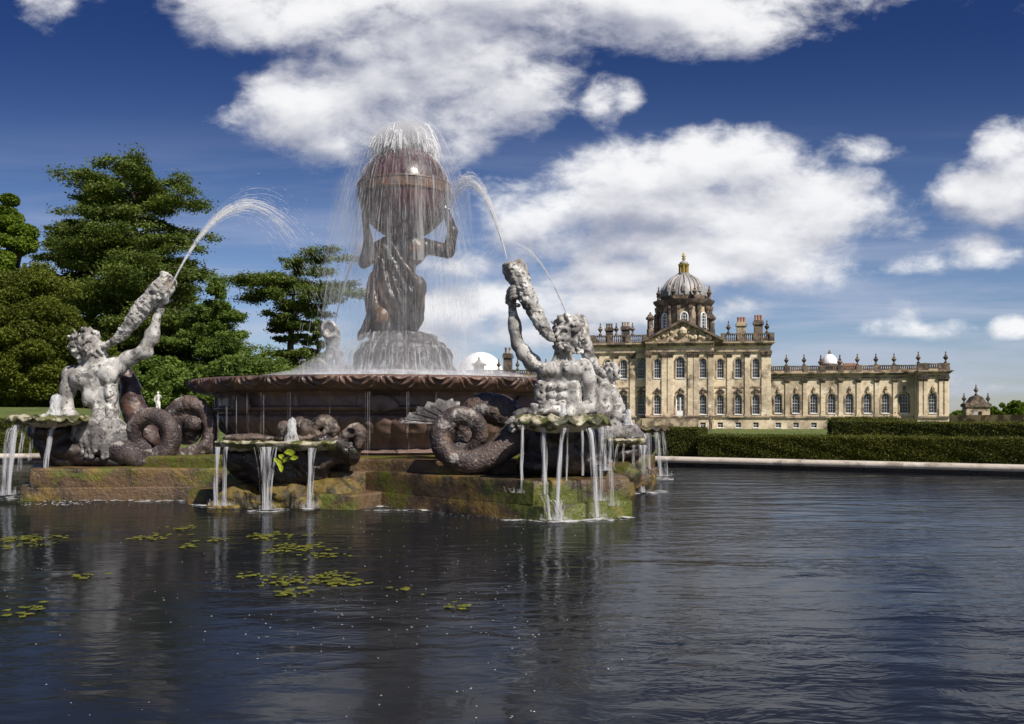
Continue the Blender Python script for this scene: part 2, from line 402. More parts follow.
mx_ = E.nt.nodes.new('ShaderNodeMixShader'); E.nt.links.new(fr_.outputs[0], mx_.inputs[0]); E.nt.links.new(df.outputs[0], mx_.inputs[1]); E.nt.links.new(gl.outputs[0], mx_.inputs[2])
E.nt.links.new(mx_.outputs[0], E.nt.nodes['Material Output'].inputs[0]); E.nt.nodes.remove(b)
wv = [(pc[0], pc[1], 0)] + [(pc[0] + (r + .05) * cos(a), pc[1] + (r + .05) * sin(a), 0) for a, r in EDGE]
wt = MB().add(wv, [(0, 1 + i, 1 + (i + 1) % n) for i in range(n)]).build('pond_water', 'pool_water'); tag(wt, kind='structure')

# kerb round the pond: blocks with rounded nosing
prof = [(-.02, .085), (-.07, .10), (-.09, .14), (-.08, .19), (-.04, .215), (.40, .215), (.46, .18), (.46, .05)]
kv, kf = [], []
for a, r in EDGE:
    for d, z in prof: kv.append((pc[0] + (r + d) * cos(a), pc[1] + (r + d) * sin(a), z))
q = len(prof)
for i in range(n):
    j = (i + 1) % n
    for k in range(q - 1): kf.append((i * q + k, i * q + k + 1, j * q + k + 1, j * q + k))
wvv, wff = [], []
for a, r in EDGE:
    for d, z in ((.0, -.3), (.0, .0), (-.012, .05), (-.008, .09)): wvv.append((pc[0] + (r + d) * cos(a), pc[1] + (r + d) * sin(a), z))
for i in range(n):
    j = (i + 1) % n
    for k in range(3): wff.append((i * 4 + k, i * 4 + k + 1, j * 4 + k + 1, j * 4 + k))
tag(MB().add(wvv, wff).build('pond_wall', 'wet_dark', smooth=True), kind='structure')
k_ = MB().add(kv, kf).build('pond_kerb', 'kerb_stone', smooth=True, angle=50); tag(k_, kind='structure')

# ------------------------------------------------------------------ foliage
def leaf_quads(C, size, flat=0.0, rs=rng, aspect=0.6):
    """one small rhombic quad per centre; flat 1 = horizontal"""
    n = len(C)
    t = rs.normal(size=(n, 3)); t[:, 2] *= (1 - flat * .75); t /= np.linalg.norm(t, axis=1)[:, None]
    w = rs.normal(size=(n, 3)); w[:, 2] *= (1 - flat * .75)
    w -= t * (w * t).sum(1)[:, None]; w /= np.linalg.norm(w, axis=1)[:, None]
    sz = (size * rs.uniform(.6, 1.4, n))[:, None]
    V_ = np.stack([C - t * sz, C + w * sz * aspect, C + t * sz, C - w * sz * aspect], 1).reshape(-1, 3)
    return V_, np.arange(4 * n).reshape(n, 4)
def limb(mb, a, b_, r0, r1, sag=0.0, seg=6, wob=.1):
    a, b_ = Vector(a), Vector(b_); L = (b_ - a).length; pts = []
    for i in range(seg + 1):
        t = i / seg; p = a.lerp(b_, t); p.z += sag * sin(t * pi)
        if 0 < i < seg: p += Vector((random.uniform(-1, 1), random.uniform(-1, 1), random.uniform(-.5, .5))) * wob * L * .15
        pts.append(p)
    mb.tube(pts, [r0 + (r1 - r0) * i / seg for i in range(seg + 1)], 6)
    return pts

def cedar(px, Y, ybase, ytop, rpx, label, tiers, nleaf=60000, seed=1, mat='cedar_leaf', lean=0, shape=None, flatr=.34, leaf=.13, bare=.12):
    rs = np.random.default_rng(seed); random.seed(seed)
    base = P(px, ybase, Y); s = Y / FPX; H = (ybase - ytop) * s; R = rpx * s
    base.z = float(gh(base.x, base.y)) - .1; H = P(px, ytop, Y).z - base.z
    t = thing('cedar_tree', label, 'tree', base, 'trees behind the fountain')
    tr = MB(); top = base + Vector((lean, 0, H * .97))
    limb(tr, base, top, H * .035, H * .006, seg=10, wob=.08)
    pts = []
    for k in range(tiers):
        f0 = bare + (1 - bare) * (k + .5) / tiers
        f = f0
        rad = R * (shape(f) if shape else (1 - f) ** .65 * 1.1)
        nl = random.randint(5, 8); a0 = random.random() * 6.28
        for i in range(nl):
            f = min(.985, max(bare * .9, f0 + random.uniform(-.75, .75) * (1 - bare) / tiers)); rad = R * (shape(f) if shape else (1 - f) ** .65 * 1.1)
            a = a0 + i * 2 * pi / nl + random.uniform(-.3, .3); rr = rad * random.uniform(.55, 1.2)
            st = base.lerp(top, f); en = st + Vector((cos(a) * rr, sin(a) * rr, rr * random.uniform(-.12, .30)))
            L = limb(tr, st, en, H * .010 * (1.2 - f), H * .002, sag=rr * .05, wob=.3)
            m_ = int(nleaf / (tiers * 6.5) * (rr / R + .25) * 1.1)
            u = rs.uniform(.18, 1.05, m_) ** .8
            Pn = np.array([list(p) for p in L]); idx = np.clip(u * 6, 0, 5.999); i0 = idx.astype(int); fr = (idx - i0)[:, None]
            C = Pn[i0] * (1 - fr) + Pn[i0 + 1] * fr
            nsub = 8
            ang = rs.uniform(-1, 1, nsub); cu = rs.uniform(.25, 1.05, nsub); w = rr * flatr
            # leaves gather on side branchlets, each a flat tuft
            sel = rs.integers(0, nsub, m_)
            cc = Pn[0] + (Pn[-1] - Pn[0]) * cu[sel][:, None]
            side = np.array([-sin(a), cos(a), 0]); C2 = cc + side * (ang[sel] * w)[:, None]
            C = np.where(rs.random(m_)[:, None] < .8, C2, C)
            C = C + rs.normal(size=(m_, 3)) * np.array([w * .24, w * .24, rr * .014 + .09])
            pts.append(C)
    tip = np.array(top) + rs.normal(size=(int(nleaf * .02), 3)) * np.array([R * .06, R * .06, H * .03]); pts.append(tip)
    C = np.concatenate(pts)
    V_, F_ = leaf_quads(C, leaf, .6, rs, .45)
    tr.build('trunk', 'bark', t, smooth=True)
    np_mesh('crown', V_, F_, mat, t, smooth=False)
    return t

def bushy(px, Y, ybase, ytop, rpx, label, clumps, nleaf, seed, mat, name='broadleaf_tree', leaf=.13, low=.12, depth=1.0, group='trees behind the fountain'):
    rs = np.random.default_rng(seed); random.seed(seed); s = Y / FPX
    base = P(px, ybase, Y); base.z = float(gh(base.x, base.y)) - .1
    H = P(px, ytop, Y).z - base.z; R = rpx * s
    t = thing(name, label, 'tree', base, group)
    tr = MB(); limb(tr, base, base + Vector((0, 0, H * .7)), H * .035, H * .01, seg=8)
    pts = []
    for k in range(clumps):
        for _ in range(50):
            d = rs.normal(size=3); d /= np.linalg.norm(d); q = d * rs.uniform(.45, 1.0) ** .5
            z = low + (1 - low) * (.5 + .5 * q[2])
            break
        c = np.array([base.x + q[0] * R * .84, base.y + q[1] * R * depth * .84, base.z + H * z * .94])
        cr = R * rs.uniform(.16, .30)
        if k % 3 == 0: limb(tr, base + Vector((0, 0, H * min(.6, z * .7))), Vector(c), H * .01, H * .002)
        m_ = nleaf // clumps
        dd = rs.normal(size=(m_, 3)); dd /= np.linalg.norm(dd, axis=1)[:, None]
        rr = cr * rs.uniform(.35, 1.08, m_) ** .6
        pts.append(c + dd * rr[:, None] * np.array([1, 1, .72]))
    V_, F_ = leaf_quads(np.concatenate(pts), leaf, .25, rs, .6)
    tr.build('trunk', 'bark', t, smooth=True)
    np_mesh('crown', V_, F_, mat, t, smooth=False)
    return t

cedar(135, 70, 402, 161, 92, 'tall spreading cedar with layered dark branches, the highest tree on the left', 17, 200000, 3,
      shape=lambda f: (.35 + .75 * (1 - f) ** .5) * (1 if f < .93 else .6), leaf=.115, bare=.10)
cedar(92, 74, 402, 196, 68, 'bushy cedar just left of the tallest one, its crown joined with it', 13, 140000, 5,
      shape=lambda f: 1.05 * (1 - f) ** .35, leaf=.12)
cedar(217, 66, 402, 281, 67, 'lower pyramid shaped conifer between the tall cedar and the flat topped cedar', 12, 120000, 8, 'blue_leaf',
      shape=lambda f: 1.05 * (1 - f) ** .8 + .06, leaf=.10, bare=.05)
cedar(184, 82, 402, 292, 54, 'dark conifer half hidden behind the raised shell horn of the left statue', 12, 90000, 18,
      shape=lambda f: 1.05 * (1 - f) ** .45, leaf=.125, bare=.05)
cedar(286, 80, 400, 262, 52, 'flat topped cedar with bare grey limbs showing, rightmost of the trees', 7, 62000, 11,
      shape=lambda f: .75 + .35 * sin(f * 9), leaf=.115, bare=.34, lean=1.0, flatr=.36)
cedar(318, 90, 402, 322, 38, 'small low cedar behind the far shell horn at the bowl edge', 5, 30000, 14,
      shape=lambda f: 1.0 * (1 - f) ** .4, leaf=.16, bare=.2)
bushy(12, 88, 402, 184, 42, 'light green broadleaf tree at the left edge of the picture', 70, 110000, 21, 'broad_leaf', leaf=.16)
bushy(-40, 82, 402, 205, 52, 'broadleaf tree cut by the left edge of the picture, behind the yellow green bushes', 60, 70000, 27, 'broad_leaf', leaf=.17)
bushy(28, 52, 404, 262, 62, 'big rounded yellow green yew bush left of the statue blowing a horn', 150, 220000, 22, 'yew_leaf', 'yew_tree', leaf=.075, low=.0, group='yews')
bushy(78, 56, 404, 330, 44, 'lower dark yew bush directly behind the head of the left statue', 90, 110000, 23, 'yew_leaf', 'yew_tree', leaf=.08, low=.0, group='yews')
bushy(150, 60, 406, 352, 40, 'dark low evergreen bush behind the small white statue', 60, 50000, 24, 'blue_leaf', 'evergreen_bush', leaf=.12, low=.0, group='yews')
bushy(250, 62, 406, 356, 62, 'long low evergreen bush just above the left part of the bowl rim', 60, 40000, 25, 'blue_leaf', 'evergreen_bush', leaf=.12, low=.0, group='yews')
# far trees on the right horizon
for i, (px, Y, yt, r, lb) in enumerate([(1000, 420, 404, 12, 'tiny far green tree right of the far stone gateway'),
                                        (1017, 380, 399, 9, 'tiny far grey green tree at the right edge of the picture'),
                                        (1040, 430, 402, 16, 'far tree on the horizon just past the right edge'),
                                        (960, 480, 411, 10, 'low far tree between the house end and the gateway')]):
    bushy(px, Y, 419, yt, r, lb, 26, 5000, 40 + i, 'broad_leaf', leaf=.9, low=.0, group='far trees on the right')

# ------------------------------------------------------------------ hedges
def hedge(pts, w, z0f, z1, label, nl=60000, seed=1, leaf=.03, seg=.5, group='clipped hedges'):
    """clipped hedge along a line of front-face points; width goes away from the camera"""
    rs = np.random.default_rng(seed)
    base = Vector((pts[0][0], pts[0][1], float(gh(*pts[0]))))
    t = thing('hedge', label, 'hedge', base, group)
    core = MB(); Cs = []
    for (x0, y0), (x1, y1) in zip(pts[:-1], pts[1:]):
        L = sqrt((x1 - x0) ** 2 + (y1 - y0) ** 2); d = np.array([(x1 - x0) / L, (y1 - y0) / L]); nn = np.array([-d[1], d[0]])
        if nn[1] < 0: nn = -nn
        z0 = z0f; e = .03
        q = [np.array([x0, y0]) + nn * e + d * e, np.array([x1, y1]) + nn * e - d * e, np.array([x1, y1]) + nn * (w - e) - d * e, np.array([x0, y0]) + nn * (w - e) + d * e]
        core.prism([tuple(p) for p in q], z0, z1 - e)
        H = z1 - z0; areas = np.array([L * H, L * w, w * H, w * H]); areas = areas * np.array([1, 1.1, 1, 1]); k = rs.choice(4, int(nl * L), p=areas / areas.sum())
        a, b_ = rs.random(len(k)), rs.random(len(k))
        uu = np.where(k < 2, a * L, np.where(k == 2, 0, L)); vv = np.where(k == 0, 0, np.where(k == 1, b_ * w, a * w)); zz = np.where(k == 0, z0 + b_ * H, np.where(k == 1, z1, z0 + b_ * H))
        xy = np.array([x0, y0]) + np.outer(uu, d) + np.outer(vv, nn)
        C = np.stack([xy[:, 0], xy[:, 1], zz], 1)
        und = np.sin(C[:, 0] * 2.1 + seed) * np.cos(C[:, 2] * 5 + C[:, 0]) * .6 + np.sin(C[:, 0] * 5.3 + 2 * np.sin(C[:, 0] * .7)) * .4 + np.sin(C[:, 0] * 11.3 + C[:, 2] * 17 + C[:, 1] * 9) * .5
        C += rs.normal(size=C.shape) * leaf * np.where(rs.random((len(C), 1)) < .05, 2.6, .8); C[:, 1] += und * leaf * 1.5; C[:, 2] += und * leaf * .8
        Cs.append(C)
    core.build('hedge_core', 'hedge_core', t)
    V_, F_ = leaf_quads(np.concatenate(Cs), leaf, 0, rs, .6)
    np_mesh('clipped_foliage', V_, F_, 'hedge_leaf', t, smooth=False)
    return t
def along(px0, Y0, px1, Y1): return [((px0 - 512) / FPX * Y0, Y0), ((px1 - 512) / FPX * Y1, Y1)]
hedge(along(698, 22.6, 1060, 18.6), 1.3, .1, .70, 'long clipped hedge running behind the pond kerb on the right', 20000, 2, .016)
hedge(along(657, 23.2, 698, 22.8), 1.3, .1, .88, 'short taller end block of the clipped hedge in front of the house steps', 20000, 3, .016)
hedge(along(832, 52, 905, 50), 5, -.2, .88, 'clipped hedge block on the lawn in front of the wing of the house', 9000, 4, .034)
hedge(along(902, 49, 1080, 44), 5, -.2, .80, 'long lower hedge on the lawn reaching the right edge of the picture', 8000, 5, .034)
hedge(along(834, 59, 900, 58), 4, -.2, .98, 'small further hedge showing just above the lawn hedge block', 2600, 6, .06)
hedge(along(-60, 24.6, 62, 24.6), 1.0, .1, .70, 'low front step of the clipped hedge left of the fountain', 16000, 7, .018)
hedge(along(-60, 26.6, 62, 26.6), 1.2, .1, 1.08, 'upper step of the clipped hedge left of the fountain', 13000, 8, .020)
# ------------------------------------------------------------------ the house (local axes: x along the front to the right, -y out of the front)
TH = radians(10.0); HX, HY = (682 - 512) / FPX * 170.0, 170.0
house = thing('country_house', 'great baroque stone country house with a domed drum and long right wing across the lawn', 'house', (HX, HY, 0), rotz=-TH, world=False)
def tu(px, v=0.0):
    k = (px - 512) / FPX      # v: distance in front of the facade
    # X = HX + t c - v s ; Y = HY - t s - v c
    return (k * (HY - v * cos(TH)) - HX + v * sin(TH)) / (cos(TH) + k * sin(TH))
def hz_(py, t=0.0, v=0.0): return CAM_H + (HOR - py) / FPX * (HY - t * sin(TH) - v * cos(TH))
def arch_pts(uc, hw, zb, zt, n=8, arched=True):
    if not arched: return [(uc - hw, zb), (uc - hw, zt), (uc + hw, zt), (uc + hw, zb)]
    zs = zt - hw
    return [(uc - hw, zb)] + [(uc - hw * cos(pi * i / n), zs + hw * sin(pi * i / n)) for i in range(n + 1)] + [(uc + hw, zb)]
def wall_row(mb, u0, u1, z0, z1, ops, y, depth=.38, arched=True):
    """front wall strip with openings and their reveals"""
    cur = u0
    for uc, hw, zb, zt in sorted(ops):
        mb.add([(cur, y, z0), (uc - hw, y, z0), (uc - hw, y, z1), (cur, y, z1)], [(0, 1, 2, 3)])
        mb.add([(uc - hw, y, z0), (uc + hw, y, z0), (uc + hw, y, zb), (uc - hw, y, zb)], [(0, 1, 2, 3)])
        a = arch_pts(uc, hw, zb, zt, arched=arched)
        top = a[1:-1]
        for (xa, za), (xb, zb_) in zip(top[:-1], top[1:]):
            mb.add([(xa, y, za), (xb, y, zb_), (xb, y, z1), (xa, y, z1)], [(0, 1, 2, 3)])
        for (xa, za), (xb, zb_) in zip(a, a[1:] + a[:1]):
            mb.add([(xa, y, za), (xb, y, zb_), (xb, y + depth, zb_), (xa, y + depth, za)], [(0, 3, 2, 1)])
        cur = uc + hw
    mb.add([(cur, y, z0), (u1, y, z0), (u1, y, z1), (cur, y, z1)], [(0, 1, 2, 3)])
def window(uc, hw, zb, zt, y, depth=.30, arched=True, cols=3, rows=6, paint='white_paint', door=False, label=None):
    a = arch_pts(uc, hw, zb, zt, arched=arched); yy = y + depth; f = MB()
    t = .06
    cx, cz = uc, (zb + zt) / 2
    ins = [(cx + (x - cx) * (1 - t / hw), cz + (z - cz) * (1 - t / (zt - zb) * 2)) for x, z in a]
    for i in range(len(a)):
        j = (i + 1) % len(a)
        f.add([(a[i][0], yy - .06, a[i][1]), (a[j][0], yy - .06, a[j][1]), (ins[j][0], yy - .06, ins[j][1]), (ins[i][0], yy - .06, ins[i][1]),
               (ins[i][0], yy + .02, ins[i][1]), (ins[j][0], yy + .02, ins[j][1])], [(0, 1, 2, 3), (3, 2, 5, 4)])
    for i in range(1, cols):
        x = uc - hw + 2 * hw * i / cols; zt_ = zt - (0.12 if not arched else hw - sqrt(max(hw * hw - (x - uc) ** 2, 0)) + .04)
        f.box(x - .014, x + .014, yy - .05, yy, zb + .02, zt_)
    for i in range(1, rows):
        z = zb + (zt - zb) * i / rows; hh = hw
        if arched and z > zt - hw: hh = sqrt(max(hw * hw - (z - zt + hw) ** 2, 0.01))
        th = .035 if i == rows // 2 else .012
        f.box(uc - hh + .03, uc + hh - .03, yy - .047, yy - .003, z - th, z + th)
    if door: f.box(uc - hw + .05, uc + hw - .05, yy - .10, yy - .055, zb, zb + 1.15); f.box(uc - .10, uc + .10, yy - .11, yy - .052, zb, zt - hw); f.box(uc - hw, uc - hw + .2, yy - .1, yy - .053, zb, zt - hw); f.box(uc + hw - .2, uc + hw, yy - .1, yy - .053, zb, zt - hw)
    f.box(uc - hw - .12, uc + hw + .12, y - .10, yy - .1, zb - .16, zb - .003)
    w = f.build('door' if door else 'window', paint, house)
    if door: w['label'] = 'white arched glazed garden door'
    g = MB().add([(x, yy + .012, z) for x, z in a], [tuple(range(len(a) - 1, -1, -1))])
    g.build('pane', 'glass', w)
def pil(mb, cap, u, w, z0, z1, y, d=.22, capH=1.1):
    cap = MB()
    mb.box(u - w / 2 - .1, u + w / 2 + .1, y - d - .08, y + .05, z0, z0 + .35)
    mb.box(u - w / 2, u + w / 2, y - d, y + .05, z0 + .35, z1 - capH)
    for k in range(3):
        e = .03 + k * .09
        cap.box(u - w / 2 - e, u + w / 2 + e, y - d - e, y + .04, z1 - capH + k * capH * .3, z1 - capH + k * capH * .3 + capH * .24)
    for k in (-1, 0, 1): cap.lathe([(.05, z1 - capH * .62), (.17, z1 - capH * .5), (.1, z1 - capH * .3), (.05, z1 - capH * .12)], (u + k * w * .38, y - d - .08), 6)
    cap.box(u - w / 2 - .28, u + w / 2 + .28, y - d - .26, y + .04, z1 - capH * .12, z1)
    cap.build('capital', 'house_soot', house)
def urn_prof(z, s=1.0):
    return [(r * s, z + h * s) for r, h in ((.30, 0), (.30, .28), (.12, .36), (.12, .55), (.34, .85), (.46, 1.1), (.40, 1.25), (.16, 1.38), (.26, 1.5), (.13, 1.66), (.09, 2.0), (.14, 2.1), (.02, 2.3))]
def balus(mb, u0, u1, y, z0, z1, step=.36):
    mb.box(u0, u1, y - .2, y + .2, z0, z0 + .28); mb.box(u0, u1, y - .22, y + .22, z1 - .22, z1)
    nb = max(1, int((u1 - u0) / step))
    for i in range(nb):
        u = u0 + (i + .5) * (u1 - u0) / nb; zz = z0 + .28; h = z1 - z0 - .5
        mb.lathe([(.11, zz), (.165, zz + h * .3), (.09, zz + h * .7), (.15, zz + h)], (u, y), 6)

zG = -1.35
UL, UR = tu(592.4), tu(771)
PL, PR = tu(645.5, 1.6), tu(714.0, 1.6)
WL, WR = [tu(p) for p in (608, 623.7, 641)], [tu(p) for p in (720.4, 738.4, 756)]
CB = [tu(p, 1.2) for p in (657.4, 680.3, 703)]
z_pl0, z_pl1 = 0.95, 1.25
zs = dict(l=(1.55, 5.2), u=(8.35, 11.95)); z_arch, z_cap, z_cor0, z_cor1 = 13.2, 12.9, 14.3, 15.05
wl, trim = MB(), MB()
def front(u0, u1, y, wins, doorat=None):
    hw = .63
    wall_row(wl, u0, u1, zG, z_pl0, [(u, .5, -.95, .02) for u in wins if u != doorat], y, arched=False)
    ops = [(u, .80 if u == doorat else hw, 1.05 if u == doorat else zs['l'][0], zs['l'][1] + (.25 if u == doorat else 0)) for u in wins]
    wall_row(wl, u0, u1, z_pl0, 6.9, ops, y)
    wall_row(wl, u0, u1, 6.9, z_cor0, [(u, .80 if u == doorat else hw, zs['u'][0], zs['u'][1] + (.35 if u == doorat else 0)) for u in wins], y)
    for u in wins:
        if u != doorat: window(u, .5, -.95, .02, y, arched=False, cols=2, rows=2)
        window(u, .80 if u == doorat else hw, 1.05 if u == doorat else zs['l'][0], zs['l'][1] + (.25 if u == doorat else 0), y, door=(u == doorat))
        window(u, .80 if u == doorat else hw, zs['u'][0], zs['u'][1] + (.35 if u == doorat else 0), y)
        for zt in (zs['l'][1], zs['u'][1]):      # raised surround, keystone and carved crest
            h2 = (.80 if u == doorat else hw)
            a = arch_pts(u, h2 + .30, zt - 3.6, zt + .30 + (.25 if u == doorat else 0)); b2 = arch_pts(u, h2 + .02, zt - 3.6, zt + .02 + (.25 if u == doorat else 0))
            for i in range(len(a) - 1):
                trim.add([(a[i][0], y - .12, a[i][1]), (a[i + 1][0], y - .12, a[i + 1][1]), (b2[i + 1][0], y - .12, b2[i + 1][1]), (b2[i][0], y - .12, b2[i][1]),
                          (a[i][0], y, a[i][1]), (a[i + 1][0], y, a[i + 1][1]), (b2[i][0], y, b2[i][1]), (b2[i + 1][0], y, b2[i + 1][1])], [(0, 1, 2, 3), (0, 4, 5, 1), (3, 2, 7, 6)])
        zt = zs['l'][1]
        ks = MB(); ks.wedge([(u - .18, zt + .0), (u + .18, zt + .0), (u + .26, zt + .65), (u - .26, zt + .65)], y - .34, y - .004)
        ks.lathe([(.1, zt + .6), (.34, zt + .8), (.28, zt + 1.1), (.08, zt + 1.35)], (u, y - .1), 7)
        for sgn in (-1, 1): ks.wedge([(u + sgn * .3, zt + .55), (u + sgn * .75, zt + .35), (u + sgn * .8, zt + .6), (u + sgn * .35, zt + .95)], y - .22, y - .004)
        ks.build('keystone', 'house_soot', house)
    wl.box(u0, u1, y - .004, y + .5, z_cor0, z_cor1)
YP = -1.6                                  # the middle part stands forward
front(UL, PL, 0, WL); front(PL, PR, YP, CB, CB[1]); front(PR, UR, 0, WR)
wl.box(PL, PL + .3, YP + .003, .02, zG, z_cor0); wl.box(PR - .3, PR, YP + .003, .02, zG, z_cor0)
wl.box(UL, UL + .4, .39, 22, zG, z_cor1); wl.box(UR - .4, UR, .39, 22, zG, z_cor1); wl.box(UL + .4, UR - .4, 21.6, 22, zG, z_cor1)
wl.build('wall', 'house_stone', house)
rf = MB(); rf.box(UL + .3, UR - .3, .5, 21.8, z_cor1 - .3, z_cor1 + .05); rf.build('roof', 'lead', house)
caps = MB(); ps = MB()
def mids(L): return [(a + b) / 2 for a, b in zip(L[:-1], L[1:])]
for u in [UL + .75] + mids(WL): pil(ps, caps, u, .95, z_pl1, z_arch, 0)
for u in [PL + .55] + [CB[0] + 1.25] + [CB[1] - 1.85, CB[1] + 1.85] + [CB[2] - 1.25, PR - .6]: pil(ps, caps, u, .95, z_pl1, z_arch, YP)
for u in mids(WR) + [UR - 1.3, UR - .48]: pil(ps, caps, u, .85, z_pl1, z_arch, 0)
ps.build('pilasters', 'house_stone', house)
for u0, u1, y in ((UL - .05, PL, 0), (PL, PR, YP), (PR, UR + .05, 0)):
    trim.box(u0, u1, y - .30, y - .003, z_pl0, z_pl1)
    trim.box(u0, u1, y - .34, y - .002, z_arch, z_arch + .35)
    for k in range(3): trim.box(u0 - (.15 + .2 * k if y == 0 and u0 < 0 else .0), u1 + (.15 + .25 * k if y == 0 and u1 > 5 else 0), y - .45 - .28 * k, y - .001, z_cor0 + .25 * k, z_cor0 + .25 * (k + 1) - (.002 if k < 2 else 0))
    nm = int((u1 - u0) / .62)
    for i in range(nm): trim.box(u0 + (i + .3) * .62, u0 + (i + .3) * .62 + .26, y - .70, y - .46, z_cor0 - .05, z_cor0 + .24)
    trim.box(u0, u1, y - .12, y - .001, 6.5, 6.75) if y == 0 else None
trim.build('cornice', 'house_trim', house)
# steps and parapets in front of the door
st = MB(); ec = CB[1]
st.box(ec - 7.0, ec + 3.2, -6.0, YP - .31, zG - .2, .75)
for i in range(7): st.box(ec - 7.4 - i * .35, ec - 7.0 - i * .35, -5.8, YP - .6, zG - .2, .75 - i * .28)
st.build('garden_steps', 'house_trim', house)
# pediment
pe = MB(); eL, eR = tu(645.8, 1.6), tu(720.5, 1.6); mc = (eL + eR) / 2; zb_ = 15.06; za = 18.75
pe.wedge([(eL - .3, zb_), (eR + .3, zb_), (eR + .3, zb_ + .25), (mc, za), (eL - .3, zb_ + .25)], YP - .25, 3.0)
ped = pe.build('pediment', 'house_trim', house)
rk = MB()
for sgn, e in ((1, eR + .55), (-1, eL - .55)):
    rk.add([(e, YP - 1.0, zb_ + .02), (e, YP - 1.0, zb_ + .45), (mc, YP - 1.0, za + .62), (mc, YP - 1.0, za + .05),
            (e, 3.0, zb_ + .02), (e, 3.0, zb_ + .45), (mc, 3.0, za + .62), (mc, 3.0, za + .05)],
           [(0, 1, 2, 3), (1, 5, 6, 2), (0, 3, 7, 4), (0, 4, 5, 1)])
rk.build('raking_cornice', 'house_soot', ped)
cv = MB(); random.seed(3)
for i in range(34):
    x = random.uniform(-5.2, 5.2); zz = zb_ + .35 + random.random() * max(.1, (za - zb_ - .9) * (1 - abs(x) / 6.4)); r = random.uniform(.15, .4)
    cv.lathe([(r * .4, zz - r), (r, zz - r * .3), (r * .9, zz + r * .4), (r * .3, zz + r)], (mc + x, YP - .28), 7)
cv.lathe([(.2, za - 2.6), (.75, za - 2.1), (.8, za - 1.5), (.3, za - .9)], (mc, YP - .3), 10)
cv.build('carved_arms', 'house_stone', ped)
# balustrades
bl = MB(); zb1, zt1 = 15.06, 16.65
for u0, u1 in ((UL, eL - .2), (eR + .6, UR + .15)):
    balus(bl, u0, u1, .1, zb1, zt1)
    for k in range(4): u = u0 + (u1 - u0) * k / 3; bl.box(u - .45, u + .45, -.16, .36, zb1, zt1 + .05)
balus(bl, UL, UR, 21.5, zb1, zt1, 1.2)
for uu in (UL + .1, UR - .05):
    bl.box(uu - .2, uu + .2, .4, 21, zb1, zb1 + .3); bl.box(uu - .22, uu + .22, .4, 21, zt1 - .25, zt1)
    for k in range(36): bl.lathe([(.07, zb1 + .3), (.13, zb1 + .7), (.06, zb1 + 1.0), (.1, zt1 - .25)], (uu, .7 + k * .56), 5)
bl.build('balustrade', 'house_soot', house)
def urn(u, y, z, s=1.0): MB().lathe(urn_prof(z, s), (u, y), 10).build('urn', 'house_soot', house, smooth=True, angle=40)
for p in (600.3, 616.3, 632.6, 728.5, 767): urn(tu(p), .1, zt1, 1.05)
def stack(u, y, z, w, h, pots, mat='house_soot', npot=3):
    c_ = MB(); c_.box(u - w / 2, u + w / 2, y - w / 2, y + w / 2, z, z + h * .72)
    c_.box(u - w / 2 - .15, u + w / 2 + .15, y - w / 2 - .15, y + w / 2 + .15, z, z + .3)
    c_.box(u - w / 2 - .2, u + w / 2 + .2, y - w / 2 - .2, y + w / 2 + .2, z + h * .74, z + h * .86); c_.box(u - w / 2 - .05, u + w / 2 + .05, y - w / 2 - .05, y + w / 2 + .05, z + h * .86, z + h * .92)
    ch = c_.build('chimney', mat, house)
    for i in range(npot):
        x = u + (i - (npot - 1) / 2) * w / npot
        MB().lathe([(w * .17, z + h * .92), (w * .14, z + h * 1.0), (w * .17, z + h * 1.14), (w * .1, z + h * 1.14)], (x, y), 8).build('chimney_pot', pots, ch)
stack(tu(608.5), 2.5, z_cor1, 1.35, 3.6, 'house_trim'); stack(tu(625), 2.5, z_cor1, 1.55, 3.8, 'house_trim')
stack(tu(742.5), 3, z_cor1, 1.6, 4.3, 'terracotta', 'house_trim'); stack(tu(759.8), 3, z_cor1, 1.5, 4.6, 'terracotta')
for p, s in ((650.3, 1), (711.5, 1), (656.5, 1.0), (706, 1.0)):
    yb = 8 if s == 1 and p in (650.3, 711.5) else 24
    u = tu(p, -yb); t_ = MB(); z = z_cor1
    zt = hz_(313, u, -yb)
    t_.lathe([(.75, z), (.75, zt - 3.3), (.62, zt - 3.2), (.62, zt - 1.4), (.95, zt - 1.25), (.95, zt - .95), (.7, zt - .8), (.45, zt - .35), (.2, zt - .2), (.24, zt), (.05, zt + .2)], (u, yb), 8)
    t_.build('turret', 'house_soot', house)
# drum and dome
DY = 19.0; du = tu(683.7, -DY); dsc = (HY - du * sin(TH) + DY * cos(TH)) / FPX
def dzp(py): return CAM_H + (HOR - py) * dsc
R0 = 25.2 * dsc
dm = MB(); dm.lathe([(R0 + .3, 14.5), (R0 + .3, dzp(333)), (R0, dzp(332)), (R0, dzp(307))], (du, DY), 32); drum = dm.build('drum', 'house_trim', house, smooth=True, angle=30)
dc = MB(); dc.lathe([(R0 + .1, dzp(308.5)), (R0 + .4, dzp(307)), (R0 + 1.0, dzp(303.5)), (R0 + 1.1, dzp(302)), (R0 + .1, dzp(301.4)), (R0 - .5, dzp(301.2)), (R0 - .5, dzp(297.5)), (R0 - .9, dzp(297))], (du, DY), 32)
dc.build('drum_cornice', 'house_soot', drum, smooth=True, angle=30)
dp = MB(); dcp = MB()
for k in range(8):
    for dd in (-.17, .17):
        a = pi / 8 + k * pi / 4 + dd; x, y = du + (R0 + .25) * cos(a), DY + (R0 + .25) * sin(a)
        dp.lathe([(.5, dzp(332)), (.42, dzp(330)), (.40, dzp(313)), (.62, dzp(311)), (.66, dzp(308.3))], (x, y), 8)
dp.build('drum_pilasters', 'house_soot', drum)
